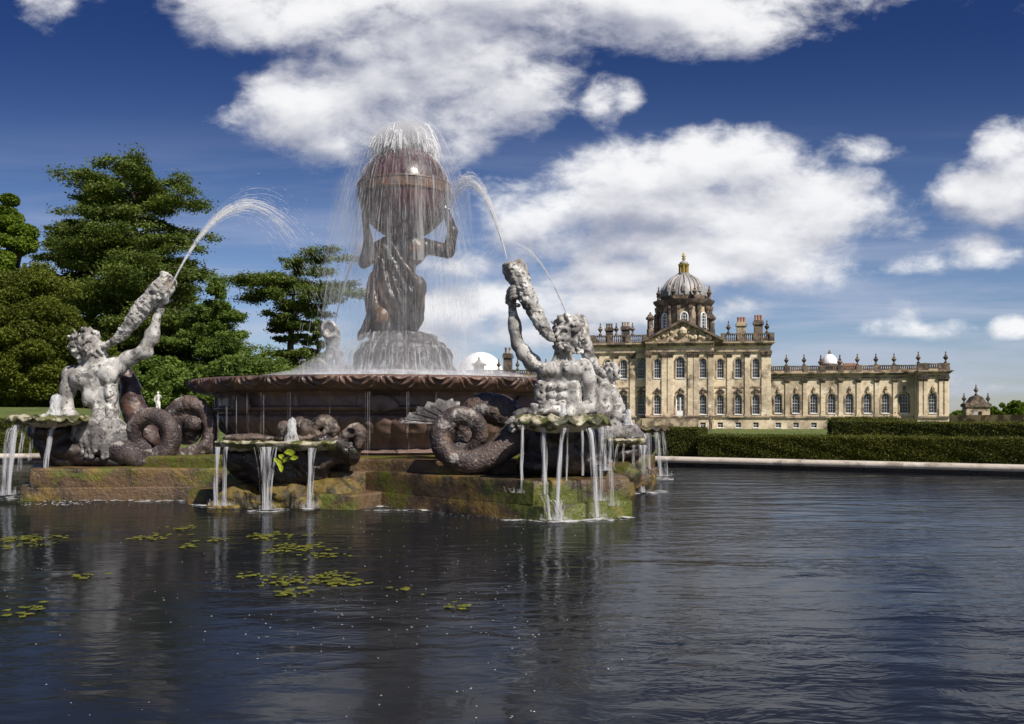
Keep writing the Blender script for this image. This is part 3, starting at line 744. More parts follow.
for k in range(8):
    a = k * pi / 4 + pi / 2 + .0; cxx, cyy = du + (R0 + .06) * cos(a), DY + (R0 + .06) * sin(a)
    tx, ty = -sin(a), cos(a); nx, ny = cos(a), sin(a)
    pts = arch_pts(0, .72, dzp(330), dzp(315))
    f = MB().add([(cxx + tx * x + nx * .15, cyy + ty * x + ny * .15, z) for x, z in pts], [tuple(range(len(pts)))]); 
    fr = MB()
    for (xa, z1_), (xb, z2_) in zip(pts[:-1], pts[1:]):
        fr.tube([(cxx + tx * xa + nx * .2, cyy + ty * xa + ny * .2, z1_), (cxx + tx * xb + nx * .2, cyy + ty * xb + ny * .2, z2_)], .14, 5)
    for q in (-.25, .25): fr.tube([(cxx + tx * q + nx * .18, cyy + ty * q + ny * .18, dzp(330)), (cxx + tx * q + nx * .18, cyy + ty * q + ny * .18, dzp(316))], .045, 4)
    for q in range(1, 5): z_ = dzp(330 - q * 3); fr.tube([(cxx - tx * .7 + nx * .18, cyy - ty * .7 + ny * .18, z_), (cxx + tx * .7 + nx * .18, cyy + ty * .7 + ny * .18, z_)], .04, 4)
    w = fr.build('window', 'white_paint', drum); f.build('pane', 'glass', w)
RD = 21.8 * dsc; zd0, zd1 = dzp(298.5), dzp(275.5)
prof = [(RD * cos(t) ** .95, zd0 + (zd1 - zd0) * sin(t) / sin(1.36)) for t in np.linspace(0, 1.36, 16)]
dome = MB().lathe(prof, (du, DY), 48).build('dome', 'lead', house, smooth=True)
rb = MB()
for k in range(24):
    a = k * pi / 12 + .065
    rb.tube([(du + (r + .03) * cos(a), DY + (r + .03) * sin(a), z) for r, z in prof], .14 if k % 3 else .26, 5)
rb.build('dome_ribs', 'lead', dome, smooth=True)
for k in range(8):
    a = pi / 8 + k * pi / 4
    fs = MB().lathe(urn_prof(dzp(301.3), 1.25), (du + (R0 + .3) * cos(a), DY + (R0 + .3) * sin(a)), 8).build('urn', 'house_soot', drum, smooth=True, angle=40)
# louvre heads round the foot of the dome
for k in range(4, 12):
    a = k * pi / 4; r = RD * .93
    MB().lathe([(.6, zd0 + 1.0), (.6, zd0 + 1.9), (.35, zd0 + 2.4), (.05, zd0 + 2.6)], (du + r * cos(a), DY + r * sin(a)), 7).build('dormer', 'lead', dome)
ln = MB(); ln.lathe([(1.75, dzp(276.5)), (1.75, dzp(275)), (1.35, dzp(274.8)), (1.35, dzp(273.4)), (.5, dzp(273.3))], (du, DY), 8); lant = ln.build('lantern', 'lead', house)
lg = MB(); lg.lathe([(.62, dzp(273.5)), (.62, dzp(265.5))], (du, DY), 8)
for k in range(8):
    a = k * pi / 4; lg.lathe([(.15, dzp(273.4)), (.15, dzp(266)), (.2, dzp(265))], (du + .92 * cos(a), DY + .92 * sin(a)), 6)
lg.lathe([(1.15, dzp(265.3)), (1.2, dzp(264.3)), (.95, dzp(264.1))], (du, DY), 12); lg.build('lantern_columns', 'gold', lant)
lr = MB(); lr.lathe([(.98, dzp(264.2)), (.85, dzp(262.5)), (.4, dzp(261)), (.2, dzp(260.4))], (du, DY), 12); lr.build('lantern_roof', 'lead', lant, smooth=True)
MB().lathe([(.2, dzp(260.5)), (.42, dzp(259)), (.2, dzp(257.4)), (.5, dzp(256.2)), (.15, dzp(255)), (.28, dzp(253.9)), (.03, dzp(252))], (du, DY), 10).build('finial', 'gold', lant, smooth=True)

# right wing
def wing(u0, u1, wins, y=0.0, zc=9.25, urns=(), zsill=None, basement=(), pav=None):
    w_, tr_, pl_, cp_, so_ = MB(), MB(), MB(), MB(), MB()
    zw0, zw1 = 1.75, 5.35
    zz0 = .9
    wall_row(w_, u0, u1, zG, zz0, [(u, .5, -.95, -.02) for u in basement], y, arched=False)
    wall_row(w_, u0, u1, zz0, zc - 1.0, [(u, .66, zw0, zw1) for u in wins], y)
    for u in basement: window(u, .5, -.95, -.02, y, arched=False, cols=2, rows=2)
    for u in wins:
        window(u, .66, zw0, zw1, y)
        so_ = MB(); so_.wedge([(u - .16, zw1 - .02), (u + .16, zw1 - .02), (u + .24, zw1 + .6), (u - .24, zw1 + .6)], y - .3, y - .004)
        so_.lathe([(.1, zw1 + .5), (.33, zw1 + .75), (.22, zw1 + 1.1), (.05, zw1 + 1.35)], (u, y - .1), 7); so_.build('keystone', 'house_trim', house)
        a = arch_pts(u, .98, zw0 - .1, zw1 + .28); b2 = arch_pts(u, .68, zw0 - .1, zw1 + .02)
        for i in range(len(a) - 1):
            tr_.add([(a[i][0], y - .12, a[i][1]), (a[i + 1][0], y - .12, a[i + 1][1]), (b2[i + 1][0], y - .12, b2[i + 1][1]), (b2[i][0], y - .12, b2[i][1]),
                     (a[i][0], y, a[i][1]), (a[i + 1][0], y, a[i + 1][1]), (b2[i][0], y, b2[i][1]), (b2[i + 1][0], y, b2[i + 1][1])], [(0, 1, 2, 3), (0, 4, 5, 1), (3, 2, 7, 6)])
    w_.box(u0, u1, y, y + .5, zc - 1.0, zc)
    w_.box(u0, u0 + .3, y + .39, y + 10, zG, zc); w_.box(u1 - .3, u1, y + .39, y + 10, zG, zc)
    w_.box(u0 + .3, u1 - .3, y + 9.6, y + 10, zG, zc)
    tr_.box(u0, u1, y - .28, y - .002, zz0 - .05, zz0 + .25)
    tr_.box(u0, u1, y - .22, y - .0025, zc - 1.15, zc - .85)
    for k in range(3): tr_.box(u0, u1 + .15 + .2 * k, y - .35 - .24 * k, y + .3, zc - .6 + .2 * k, zc - .4 + .2 * k - (.002 if k < 2 else 0))
    cs = (mids(wins) if len(wins) > 1 else []) + ([wins[0] - 1.58] if len(wins) > 1 else [])
    if pav: cs += [u0 + .55, u0 + 1.4, u1 - 1.4, u1 - .5]
    for u in cs: pil(pl_, cp_, u, .72 if not pav else .62, zz0 + .25, zc - 1.15, y, .2, .8)
    z1 = zc + 1.25
    tr_.box(u0, u1 + .1, y - .22, y + .22, zc + .003, zc + .3); 
    bb = MB(); balus(bb, u0, u1 + .1, y, zc + .3, z1)
    for u in cs: bb.box(u - .5, u + .5, y - .26, y + .26, zc + .004, z1 + .05)
    w_.build('wing_wall', 'house_stone', house); tr_.build('wing_cornice', 'house_trim', house)
    pl_.build('wing_pilasters', 'house_stone', house)
    bb.build('wing_balustrade', 'house_soot', house)
    MB().box(u0 + .3, u1 - .3, y + .5, y + 9.6, zc - .25, zc + .05).build('wing_roof', 'lead', house)
    for u in urns: urn(u, y, z1, .95)
ww = [tu(p) for p in (778.75, 796.5, 814.5, 832.3, 850.2, 868.4, 886.6, 905)]
wing(UR, tu(917.5), ww, .6, urns=[tu(p) for p in (786.8, 804.5, 858, 876.6, 894.8)], basement=ww[:3])
wing(tu(917, 1.5), tu(949, 1.5), [tu(932.7, 1.5)], -1.6, zc=9.35, urns=[tu(918.2, 1.5), tu(945.5, 1.5)], pav=True)
urn(tu(925, -6), 6, 9.4, .8)
# left wing, mostly behind the fountain
lw = [UL - 1.6 - 3.15 * k for k in range(14)]
wing(tu(440), UL, sorted(lw)[3:], 1.2, zc=9.0, urns=[tu(p) for p in (516.5, 497.5, 529, 545)])
stack(tu(507, -4), 5, 8.8, 1.6, 5.4, 'house_trim', npot=2)
u = tu(477.5); p_ = MB(); p_.box(u - .85, u + .85, .4, 2.2, 9.0, 11.2); p_.box(u - 1.25, u + 1.25, 0, 2.6, 11.2, 11.55)
p_.lathe([(1.0, 11.55), (.5, 12.0), (.15, 12.3), (.22, 12.7), (.03, 13)], (u, 1.3), 8); p_.build('parapet_pier', 'house_trim', house)
# the two white domes
sL = (HY + 14 * cos(TH)) / FPX
u = tu(480.5, -14); MB().lathe([(24 * sL, 9), (24.2 * sL, CAM_H + (416 - 374) * sL)] + [(24 * sL * cos(t), CAM_H + (416 - 374) * sL + 24.5 * sL * sin(t)) for t in np.linspace(0, 1.5, 14)], (u, 14), 40).build('covered_dome', 'white_cover', house, smooth=True)
sR = (HY - 28 * sin(TH) + 14 * cos(TH)) / FPX; u = tu(829.5, -14); z0 = CAM_H + (416 - 364.5) * sR
MB().lathe([(9.2 * sR, 9), (9.2 * sR, z0)], (u, 14), 16).build('cupola_base', 'house_soot', house)
MB().lathe([(7.9 * sR * cos(t), z0 + 10.5 * sR * sin(t)) for t in np.linspace(0, 1.45, 12)], (u, 14), 32).build('cupola', 'white_cover', house, smooth=True)
MB().lathe([(.2, z0 + 10.3 * sR), (.35, z0 + 11.5 * sR), (.25, z0 + 12.5 * sR), (.03, z0 + 14.5 * sR)], (u, 14), 8).build('cupola_finial', 'house_soot', house)
for p in (820.8, 839.8): urn(tu(p, -8), 8, z0 - 1.2, 1.2)
MB().box(tu(843, -8), tu(855, -8), 7.5, 8.5, 9.3, 11.3).build('chimney', 'terracotta', house)

# dark lead figure by the steps
def small_figure(name, label, x, y, z, h, mat, base='pale_stone', cat='statue'):
    t = thing(name, label, cat, (x, y, z))
    k = MB(); s = h
    k.lathe([(.15 * s, z), (.15 * s, z + .05 * s), (.11 * s, z + .06 * s), (.11 * s, z + .18 * s), (.14 * s, z + .2 * s)], (x, y), 4); k.build('pedestal', base, t)
    f = MB(); zz = z + .2 * s; h2 = h * .8
    f.tube([(x - .04 * s, y, zz), (x - .035 * s, y, zz + .22 * h2), (x - .01 * s, y, zz + .48 * h2), (x, y, zz + .62 * h2), (x + .01 * s, y, zz + .8 * h2), (x, y, zz + .86 * h2)], [.04 * s, .05 * s, .085 * s, .06 * s, .095 * s, .04 * s], 8)
    f.tube([(x + .07 * s, y - .02, zz), (x + .06 * s, y - .04, zz + .25 * h2), (x + .02 * s, y, zz + .5 * h2)], [.035 * s, .045 * s, .07 * s], 7)
    f.lathe([(.01, zz + .85 * h2), (.045 * s, zz + .90 * h2), (.05 * s, zz + .95 * h2), (.02, zz + 1.0 * h2)], (x, y), 8)
    f.tube([(x + .08 * s, y, zz + .78 * h2), (x + .15 * s, y - .03, zz + .68 * h2), (x + .10 * s, y - .08, zz + .84 * h2)], [.035 * s, .028 * s, .02 * s], 6)
    f.tube([(x - .08 * s, y, zz + .78 * h2), (x - .13 * s, y, zz + .6 * h2), (x - .07 * s, y - .05, zz + .47 * h2)], [.035 * s, .03 * s, .02 * s], 6)
    f.build('figure', mat, t, smooth=True)
q = P(158, 412, 46); small_figure('garden_statue', 'small white figure statue on the lawn between the coiled tail and the trees', q.x, q.y, float(gh(q.x, q.y)) - .2, 1.35, 'pale_stone')
q = P(710.5, 424, 150); small_figure('garden_statue', 'small dark figure statue at the right foot of the house steps', q.x, q.y, -1.25, 2.6, 'house_soot', 'house_soot')
# far wall and gateway on the right
a, b_ = P(950, 417, 176), P(1080, 417, 150)
fw = MB(); fw.add([(a.x, a.y, -1.4), (b_.x, b_.y, -1.4), (b_.x, b_.y, 1.5), (a.x, a.y, 1.35), (a.x, a.y + .6, -1.4), (b_.x, b_.y + .6, -1.4), (b_.x, b_.y + .6, 1.5), (a.x, a.y + .6, 1.35)],
                  [(0, 1, 2, 3), (3, 2, 6, 7), (4, 7, 6, 5), (0, 3, 7, 4), (1, 5, 6, 2)])
tag(fw.build('garden_wall', 'house_trim', origin=(a.x, a.y, -1.4)), 'long low brown garden wall from the end of the house to the right edge', 'wall')
gx = P(976, 417, 240); sG = 240 / FPX
gw = thing('gateway', 'small far baroque stone gateway with curved pediment and urns on the horizon', 'gateway', (gx.x, 240, -1.4))
k = MB(); X = gx.x; Z0 = -1.4; zt = CAM_H + 9 * sG
k.box(X - 12 * sG, X - 4 * sG, 239, 241, Z0, zt); k.box(X + 4 * sG, X + 12 * sG, 239, 241, Z0, zt); k.box(X - 4 * sG, X + 4 * sG, 239, 241, zt - 1.2, zt)
k.build('pier', 'house_trim', gw)
k = MB(); k.wedge([(X - 13 * sG, zt), (X + 13 * sG, zt), (X + 13 * sG, zt + .8), (X + 8 * sG, zt + 1.2), (X + 4 * sG, zt + 2.6), (X, zt + 3.1), (X - 4 * sG, zt + 2.6), (X - 8 * sG, zt + 1.2), (X - 13 * sG, zt + .8)], 238.6, 241.4); k.build('pediment', 'house_soot', gw)
for d_, e in ((-12, .8), (0, 3.1), (12, .8)): MB().lathe(urn_prof(zt + e, 1.3), (X + d_ * sG, 240), 8).build('urn', 'house_soot', gw)
# ------------------------------------------------------------------ sculpting by distance fields
_lat = np.random.default_rng(99).random((32, 32, 32)).astype(np.float32) * 2 - 1
def vnoise(X, Y, Z, f):
    x, y, z = X * f, Y * f, Z * f
    i, j, k = np.floor(x).astype(np.int32), np.floor(y).astype(np.int32), np.floor(z).astype(np.int32)
    fx, fy, fz = x - i, y - j, z - k
    fx, fy, fz = (q * q * (3 - 2 * q) for q in (fx, fy, fz))
    g_ = lambda a, b_, c_: _lat[(i + a) & 31, (j + b_) & 31, (k + c_) & 31]
    l = lambda a, b_, t: a + (b_ - a) * t
    return l(l(l(g_(0, 0, 0), g_(1, 0, 0), fx), l(g_(0, 1, 0), g_(1, 1, 0), fx), fy),
             l(l(g_(0, 0, 1), g_(1, 0, 1), fx), l(g_(0, 1, 1), g_(1, 1, 1), fx), fy), fz)
class SDF:
    def __init__(s): s.ops = []
    def cap(s, a, b_, r1, r2=None, k=.05, mode='add'):
        s.ops.append(('cap', np.array(a, float), np.array(b_, float), r1, r1 if r2 is None else r2, k, mode)); return s
    def ell(s, c_, r, k=.05, mode='add', rot=0.0):
        """rot: turn in the x-z plane (radians)"""
        s.ops.append(('ell', np.array(c_, float), np.array(r, float), rot, 0, k, mode)); return s
    def chain(s, pts, k=.03, sub=5, mode='add'):
        """pts (x,y,z,r) smoothed by Catmull-Rom"""
        p = np.array(pts, float); n = len(p); q = []
        for i in range(n - 1):
            a, b_, c_, d = p[max(i - 1, 0)], p[i], p[i + 1], p[min(i + 2, n - 1)]
            for t in np.arange(sub) / sub:
                q.append(.5 * ((2 * b_) + (c_ - a) * t + (2 * a - 5 * b_ + 4 * c_ - d) * t * t + (3 * b_ - a - 3 * c_ + d) * t ** 3))
        q.append(p[-1])
        for a, b_ in zip(q[:-1], q[1:]): s.cap(a[:3], b_[:3], a[3], b_[3], k, mode)
        return s, q
    def mesh(s, h, nz=0.0, nf=9.0, nz2=0.0, zmin=None):
        lo, hi = np.full(3, 1e9), np.full(3, -1e9)
        for o_ in s.ops:
            if o_[6] != 'add': continue
            if o_[0] == 'cap':
                r = max(o_[3], o_[4])
                for p in (o_[1], o_[2]): lo = np.minimum(lo, p - r); hi = np.maximum(hi, p + r)
            else: r = o_[2].max(); lo = np.minimum(lo, o_[1] - (r if o_[3] else o_[2])); hi = np.maximum(hi, o_[1] + (r if o_[3] else o_[2]))
        pad = .08 + 3 * h; lo -= pad; hi += pad
        if zmin is not None: lo[2] = max(lo[2], zmin)
        N = np.ceil((hi - lo) / h).astype(int) + 1
        ax = [lo[i] + np.arange(N[i]) * h for i in range(3)]
        F = np.full(N, .5, np.float32)
        for o_ in s.ops:
            k = o_[5]; m_ = max(k, .0) + .06
            if o_[0] == 'cap': r = max(o_[3], o_[4]); l_, h_ = np.minimum(o_[1], o_[2]) - r - m_, np.maximum(o_[1], o_[2]) + r + m_
            else:
                rr = o_[2] if not o_[3] else np.full(3, o_[2].max()); l_, h_ = o_[1] - rr - m_, o_[1] + rr + m_
            i0 = np.clip(((l_ - lo) / h).astype(int), 0, N - 1); i1 = np.clip(((h_ - lo) / h).astype(int) + 2, 1, N)
            if (i1 <= i0).any(): continue
            sl_ = tuple(slice(a, b_) for a, b_ in zip(i0, i1))
            X, Y, Z = np.meshgrid(*[ax[i][sl_[i]].astype(np.float32) for i in range(3)], indexing='ij', sparse=True)
            if o_[0] == 'cap':
                a, b_ = o_[1], o_[2]; d = b_ - a; L = max(float(d @ d), 1e-9)
                t = np.clip(((X - a[0]) * d[0] + (Y - a[1]) * d[1] + (Z - a[2]) * d[2]) / L, 0, 1)
                D = np.sqrt((X - a[0] - t * d[0]) ** 2 + (Y - a[1] - t * d[1]) ** 2 + (Z - a[2] - t * d[2]) ** 2) - (o_[3] + (o_[4] - o_[3]) * t)
            else:
                c_, r = o_[1], o_[2]; x, y, z = X - c_[0], Y - c_[1], Z - c_[2]
                if o_[3]: x, z = x * cos(o_[3]) + z * sin(o_[3]), -x * sin(o_[3]) + z * cos(o_[3])
                k0 = np.sqrt((x / r[0]) ** 2 + (y / r[1]) ** 2 + (z / r[2]) ** 2); k1 = np.sqrt((x / r[0] ** 2) ** 2 + (y / r[1] ** 2) ** 2 + (z / r[2] ** 2) ** 2)
                D = k0 * (k0 - 1) / np.maximum(k1, 1e-6)
            A = F[sl_]
            if o_[6] == 'add':
                if k > 0: q = np.maximum(k - np.abs(A - D), 0) / k; F[sl_] = np.minimum(A, D) - q * q * k * .25
                else: F[sl_] = np.minimum(A, D)
            else:
                D = -D
                if k > 0: q = np.maximum(k - np.abs(A - D), 0) / k; F[sl_] = np.maximum(A, D) + q * q * k * .25
                else: F[sl_] = np.maximum(A, D)
        if nz:
            X, Y, Z = np.meshgrid(*[a.astype(np.float32) for a in ax], indexing='ij')
            near = np.abs(F) < .12
            x, y, z = X[near], Y[near], Z[near]
            q = vnoise(x, y, z, nf) * .6 + vnoise(x, y, z, nf * 2.3) * .4
            F[near] += nz * q
            if nz2: F[near] += nz2 * np.abs(vnoise(x, y, z, nf * 4.5))
        # surface nets
        ins = F < 0
        c8 = [ins[a:N[0] - 1 + a, b_:N[1] - 1 + b_, c_:N[2] - 1 + c_] for a in (0, 1) for b_ in (0, 1) for c_ in (0, 1)]
        sm = sum(c_.astype(np.int8) for c_ in c8); cell = (sm > 0) & (sm < 8)
        I = np.argwhere(cell); idx = np.full(cell.shape, -1, np.int64); idx[cell] = np.arange(len(I))
        acc = np.zeros((len(I), 3)); cnt = np.zeros(len(I))
        offs = np.array([(a, b_, c_) for a in (0, 1) for b_ in (0, 1) for c_ in (0, 1)])
        vals = np.stack([F[I[:, 0] + o_[0], I[:, 1] + o_[1], I[:, 2] + o_[2]] for o_ in offs], 1)
        for p in range(8):
            for q in range(p + 1, 8):
                if np.abs(offs[p] - offs[q]).sum() != 1: continue
                a, b_ = vals[:, p], vals[:, q]; x = (a < 0) != (b_ < 0); t = np.where(x, a / np.where(a == b_, 1, a - b_), 0)
                acc[x] += (offs[p] + (offs[q] - offs[p]) * t[:, None])[x]; cnt[x] += 1
        V_ = lo + (I + acc / cnt[:, None]) * h
        fs = []
        for ax_, (u_, v_) in enumerate(((1, 2), (2, 0), (0, 1))):
            s0 = [slice(1, -1)] * 3; s0[ax_] = slice(0, -1); s1 = [slice(1, -1)] * 3; s1[ax_] = slice(1, None)
            A, B = ins[tuple(s0)], ins[tuple(s1)]
            for flip, msk in ((False, A & ~B), (True, B & ~A)):
                e_ = np.argwhere(msk)
                if not len(e_): continue
                e_ = e_ + 1; e_[:, ax_] -= 1
                du_ = np.zeros(3, int); dv_ = np.zeros(3, int); du_[u_] = 1; dv_[v_] = 1
                g_ = lambda o_: idx[tuple((e_ - o_).T)]
                q = np.stack([g_(du_ + dv_), g_(dv_), g_(0 * du_), g_(du_)], 1)
                if flip: q = q[:, ::-1]
                fs.append(q)
        Fq = np.concatenate(fs); Fq = Fq[(Fq >= 0).all(1)]
        return V_, Fq
    def build(s, name, mat, parent=None, origin=None, h=.014, **kw):
        V_, Fq = s.mesh(h, **kw)
        return np_mesh(name, V_, Fq, mat, parent, origin)

# ------------------------------------------------------------------ fountain: steps, bowl, pedestal
def polar(rad, tang, deg):
    a = radians(deg); return (CX + rad * cos(a) - tang * sin(a), CY + rad * sin(a) + tang * cos(a))
PIERS = (27, 117, 207, 297)
BX, BR = -2.12, 3.40
def star(R, w, Rm, wm, Rn):
    p = []; R00 = R
    for a in PIERS:
        R = R00 * {27: .82, 117: .9, 207: .965, 297: 1.0}[a]
        p += [polar(R, -w, a), polar(R, w, a), polar(Rn, -wm - .15, a + 45), polar(Rm, -wm, a + 45), polar(Rm, wm, a + 45), polar(Rn, wm + .15, a + 45)]
    return p
def stone_slab(mb, poly, z0, z1, seg=.16, amp=.014, bev=.03):
    """worn slab: side wall subdivided and roughened, rounded upper edge"""
    ring = []
    n = len(poly)
    for i in range(n):
        a, b_ = Vector(poly[i]).to_3d(), Vector(poly[(i + 1) % n]).to_3d(); m_ = max(1, int((b_ - a).length / seg))
        for k in range(m_): ring.append(a.lerp(b_, k / m_))
    n = len(ring); c_ = Vector((CX, CY, 0)); zs_ = [z0, z0 + (z1 - z0) * .3, z0 + (z1 - z0) * .6, z1 - bev, z1 - bev * .3, z1]
    v = []
    for j, z in enumerate(zs_):
        for p in ring:
            d = (p - c_).normalized(); q = mnoise.noise(Vector((p.x * 2.2, p.y * 2.2, z * 5))) * amp * 1.6 + mnoise.noise(Vector((p.x * 9, p.y * 9, z * 12))) * amp * .6
            ins = 0 if j < 4 else (bev * .35 if j == 4 else bev)
            v.append(p + d * (q - ins) + Vector((0, 0, z + (q * .5 if j > 2 else 0))))
    f = []
    for j in range(len(zs_) - 1):
        for i in range(n): k = (i + 1) % n; f.append((j * n + i, j * n + k, (j + 1) * n + k, (j + 1) * n + i))
    f.append(tuple((len(zs_) - 1) * n + i for i in range(n)))
    mb.add(v, f)
F = thing('fountain_basin', 'great round dark stone fountain bowl on a stepped mossy plinth in the pond', 'fountain', (CX, CY, 0))
q = MB(); stone_slab(q, star(6.16, .60, 4.25, 1.25, 3.75), -.4, .20); q.build('plinth_step', 'moss_stone', F, smooth=True, angle=60)
q = MB(); stone_slab(q, star(6.02, .66, 3.90, .95, 3.62), .19, .46); q.build('plinth_step', 'moss_stone', F, smooth=True, angle=60)
q = MB(); stone_slab(q, star(4.6, .80, 3.62, .9, 3.55), .45, .62); q.build('plinth_step', 'moss_stone', F, smooth=True, angle=60)

# bowl body
def ring_grid(prof_fn, nseg, nrow, name, mat, parent, closed=True):
    th = np.linspace(0, 2 * pi, nseg, endpoint=False); rows = np.linspace(0, 1, nrow)
    T, R_ = np.meshgrid(th, rows); r, z = prof_fn(T, R_)
    r = r * BR / 3.76
    V_ = np.stack([BX + r * np.cos(T), CY + r * np.sin(T), z], -1).reshape(-1, 3)
    i = np.arange(nseg); j = (i + 1) % nseg
    Fq = np.concatenate([np.stack([k * nseg + i, k * nseg + j, (k + 1) * nseg + j, (k + 1) * nseg + i], 1) for k in range(nrow - 1)])
    return np_mesh(name, V_, Fq, mat, parent)
def interp_prof(pts):
    L = np.cumsum([0] + [sqrt((a[0] - b_[0]) ** 2 + (a[1] - b_[1]) ** 2) for a, b_ in zip(pts[:-1], pts[1:])]); L /= L[-1]
    return lambda t: (np.interp(t, L, [p[0] for p in pts]), np.interp(t, L, [p[1] for p in pts]))
bp = interp_prof([(2.9, .5), (2.95, .62), (3.02, .66), (2.92, .72), (2.95, .80), (3.16, .95), (3.26, 1.10), (3.28, 1.20), (3.20, 1.245), (3.22, 1.27), (3.33, 1.29), (3.35, 1.33), (3.30, 1.345), (3.30, 1.52), (3.36, 1.57)])
def body(T, R_):
    r, z = bp(R_)
    w = sstep(.76, .84, z) * (1 - sstep(1.17, 1.21, z))
    r = r + w * .045 * (np.abs(np.cos(T * 36)) ** .6 - .4)
    # panels and carved lugs on the upper band
    band = sstep(1.335, 1.36, z) * (1 - sstep(1.49, 1.52, z)); pan = (np.abs(((T * 16 / pi) % 2) - 1) < .80)
    r = r - band * .03 * pan
    return r + .006 * np.sin(T * 53 + z * 31), z
ring_grid(body, 1440, 84, 'bowl_body', 'bowl_stone', F)
rp = interp_prof([(3.30, 1.555), (3.50, 1.562), (3.60, 1.575), (3.66, 1.60), (3.73, 1.67), (3.76, 1.72), (3.75, 1.765), (3.70, 1.785), (3.58, 1.785), (3.50, 1.75), (3.46, 1.60)])
def rim(T, R_):
    r, z = rp(R_)
    per = 2 * pi / 38; u = (((T / per) % 1) - .5) * .60; vv = 1.80 - z
    act = sstep(1.57, 1.59, z) * (R_ < .72) * (1 - sstep(1.735, 1.76, z))
    d = np.sqrt((u * .85) ** 2 + (vv * 1.05) ** 2)
    swag = .020 * np.cos(d * 74) * (d < .26) + .020 * (d < .10)
    curl = np.sqrt((np.abs(u) - .27) ** 2 + (vv - .13) ** 2); lob = .030 * np.exp(-(curl / .045) ** 2)
    lip = .012 * ((z > 1.745) & (R_ < .75))
    edge = -.022 * (1 - sstep(1.55, 1.60, z)) * (np.abs(np.sin(T * 38)) ** 2) * (R_ < .5)
    return r + act * (swag + lob) + lip + edge, z
ring_grid(rim, 3400, 60, 'bowl_rim', 'rim_stone', F)
# shells carved on the band under the rim
for k in range(8):
    a = k * 45 + 27 + 22.5
    sh = MB(); c_ = []
    for i in range(13):
        t = -1.15 + 2.3 * i / 12; rr = .24 * (1 + .10 * (i % 2))
        for d in (0.15, .6, 1): pass
    v, f = [], []
    for i in range(25):
        t = -1.3 + 2.6 * i / 24; 
        for j, d in enumerate((.03, .12, .22, .27)):
            rr = d * (1 + .06 * (i % 2)); bul = .05 * sin(min(1, d / .27) * pi * .8) + .018 * (i % 2)
            x, y = polar((3.32 + bul) * BR / 3.76, rr * sin(t), a); x += BX - CX; v.append((x, y, 1.25 + rr * cos(t) * .9))
    for i in range(24):
        for j in range(3): b0 = i * 4 + j; f.append((b0, b0 + 1, b0 + 5, b0 + 4))
    sh.add(v, f).build('carved_shell', 'bowl_stone', F, smooth=True)
# water held in the bowl
m, b, o = new_mat('bowl_water'); M['bowl_water'] = m
fo = noise(o, 3.0, 5, .65).smooth(.35, .6)
link(mixc(fo, (0.10, 0.11, 0.12), (0.80, 0.82, 0.84)), b.inputs['Base Color']); b.inputs['Roughness'].default_value = .4
bump(b, noise(o, 7, 4, .6), .8, .05)
w = MB(); nn_ = 96
w.add([(BX, CY, 1.715)] + [(BX + 3.2 * cos(2 * pi * i / nn_), CY + 3.2 * sin(2 * pi * i / nn_), 1.715) for i in range(nn_)], [(0, 1 + i, 1 + (i + 1) % nn_) for i in range(nn_)])
w.build('foaming_water', 'bowl_water', F)
# pedestal of rock tiers under the figure
px_ = 15.9 / FPX; pcx, pcy = P(403, 374, 15.9).x, 15.9
tr_p = [(5, 334), (28, 334.5), (33, 337), (34, 341.5), (37, 343), (41, 344), (43, 347.5), (43, 349), (47, 351), (49, 355), (48.5, 361), (50, 366), (53, 371), (54, 384)]
lp_ = interp_prof([(r * px_, P(0, y, 15.9).z) for r, y in tr_p]); th = np.linspace(0, 2 * pi, 320, endpoint=False); tt = np.linspace(0, 1, 70)
V_ = []
for t_ in tt:
    r, z = lp_(t_)
    for a in th:
        q = Vector((cos(a) * 1.6, sin(a) * 1.6, z * 1.5)); w_ = 1 + .07 * mnoise.noise(q) + .05 * mnoise.noise(q * 3.7) + .02 * mnoise.noise(q * 11)
        V_.append((pcx + r * w_ * cos(a), pcy + r * w_ * sin(a), z + .03 * mnoise.noise(q * 2.9 + Vector((5, 1, 2)))))
i = np.arange(320); j = (i + 1) % 320
np_mesh('rock_pedestal', np.array(V_), np.concatenate([np.stack([k * 320 + i, (k + 1) * 320 + i, (k + 1) * 320 + j, k * 320 + j], 1) for k in range(69)]), 'wet_dark', F)

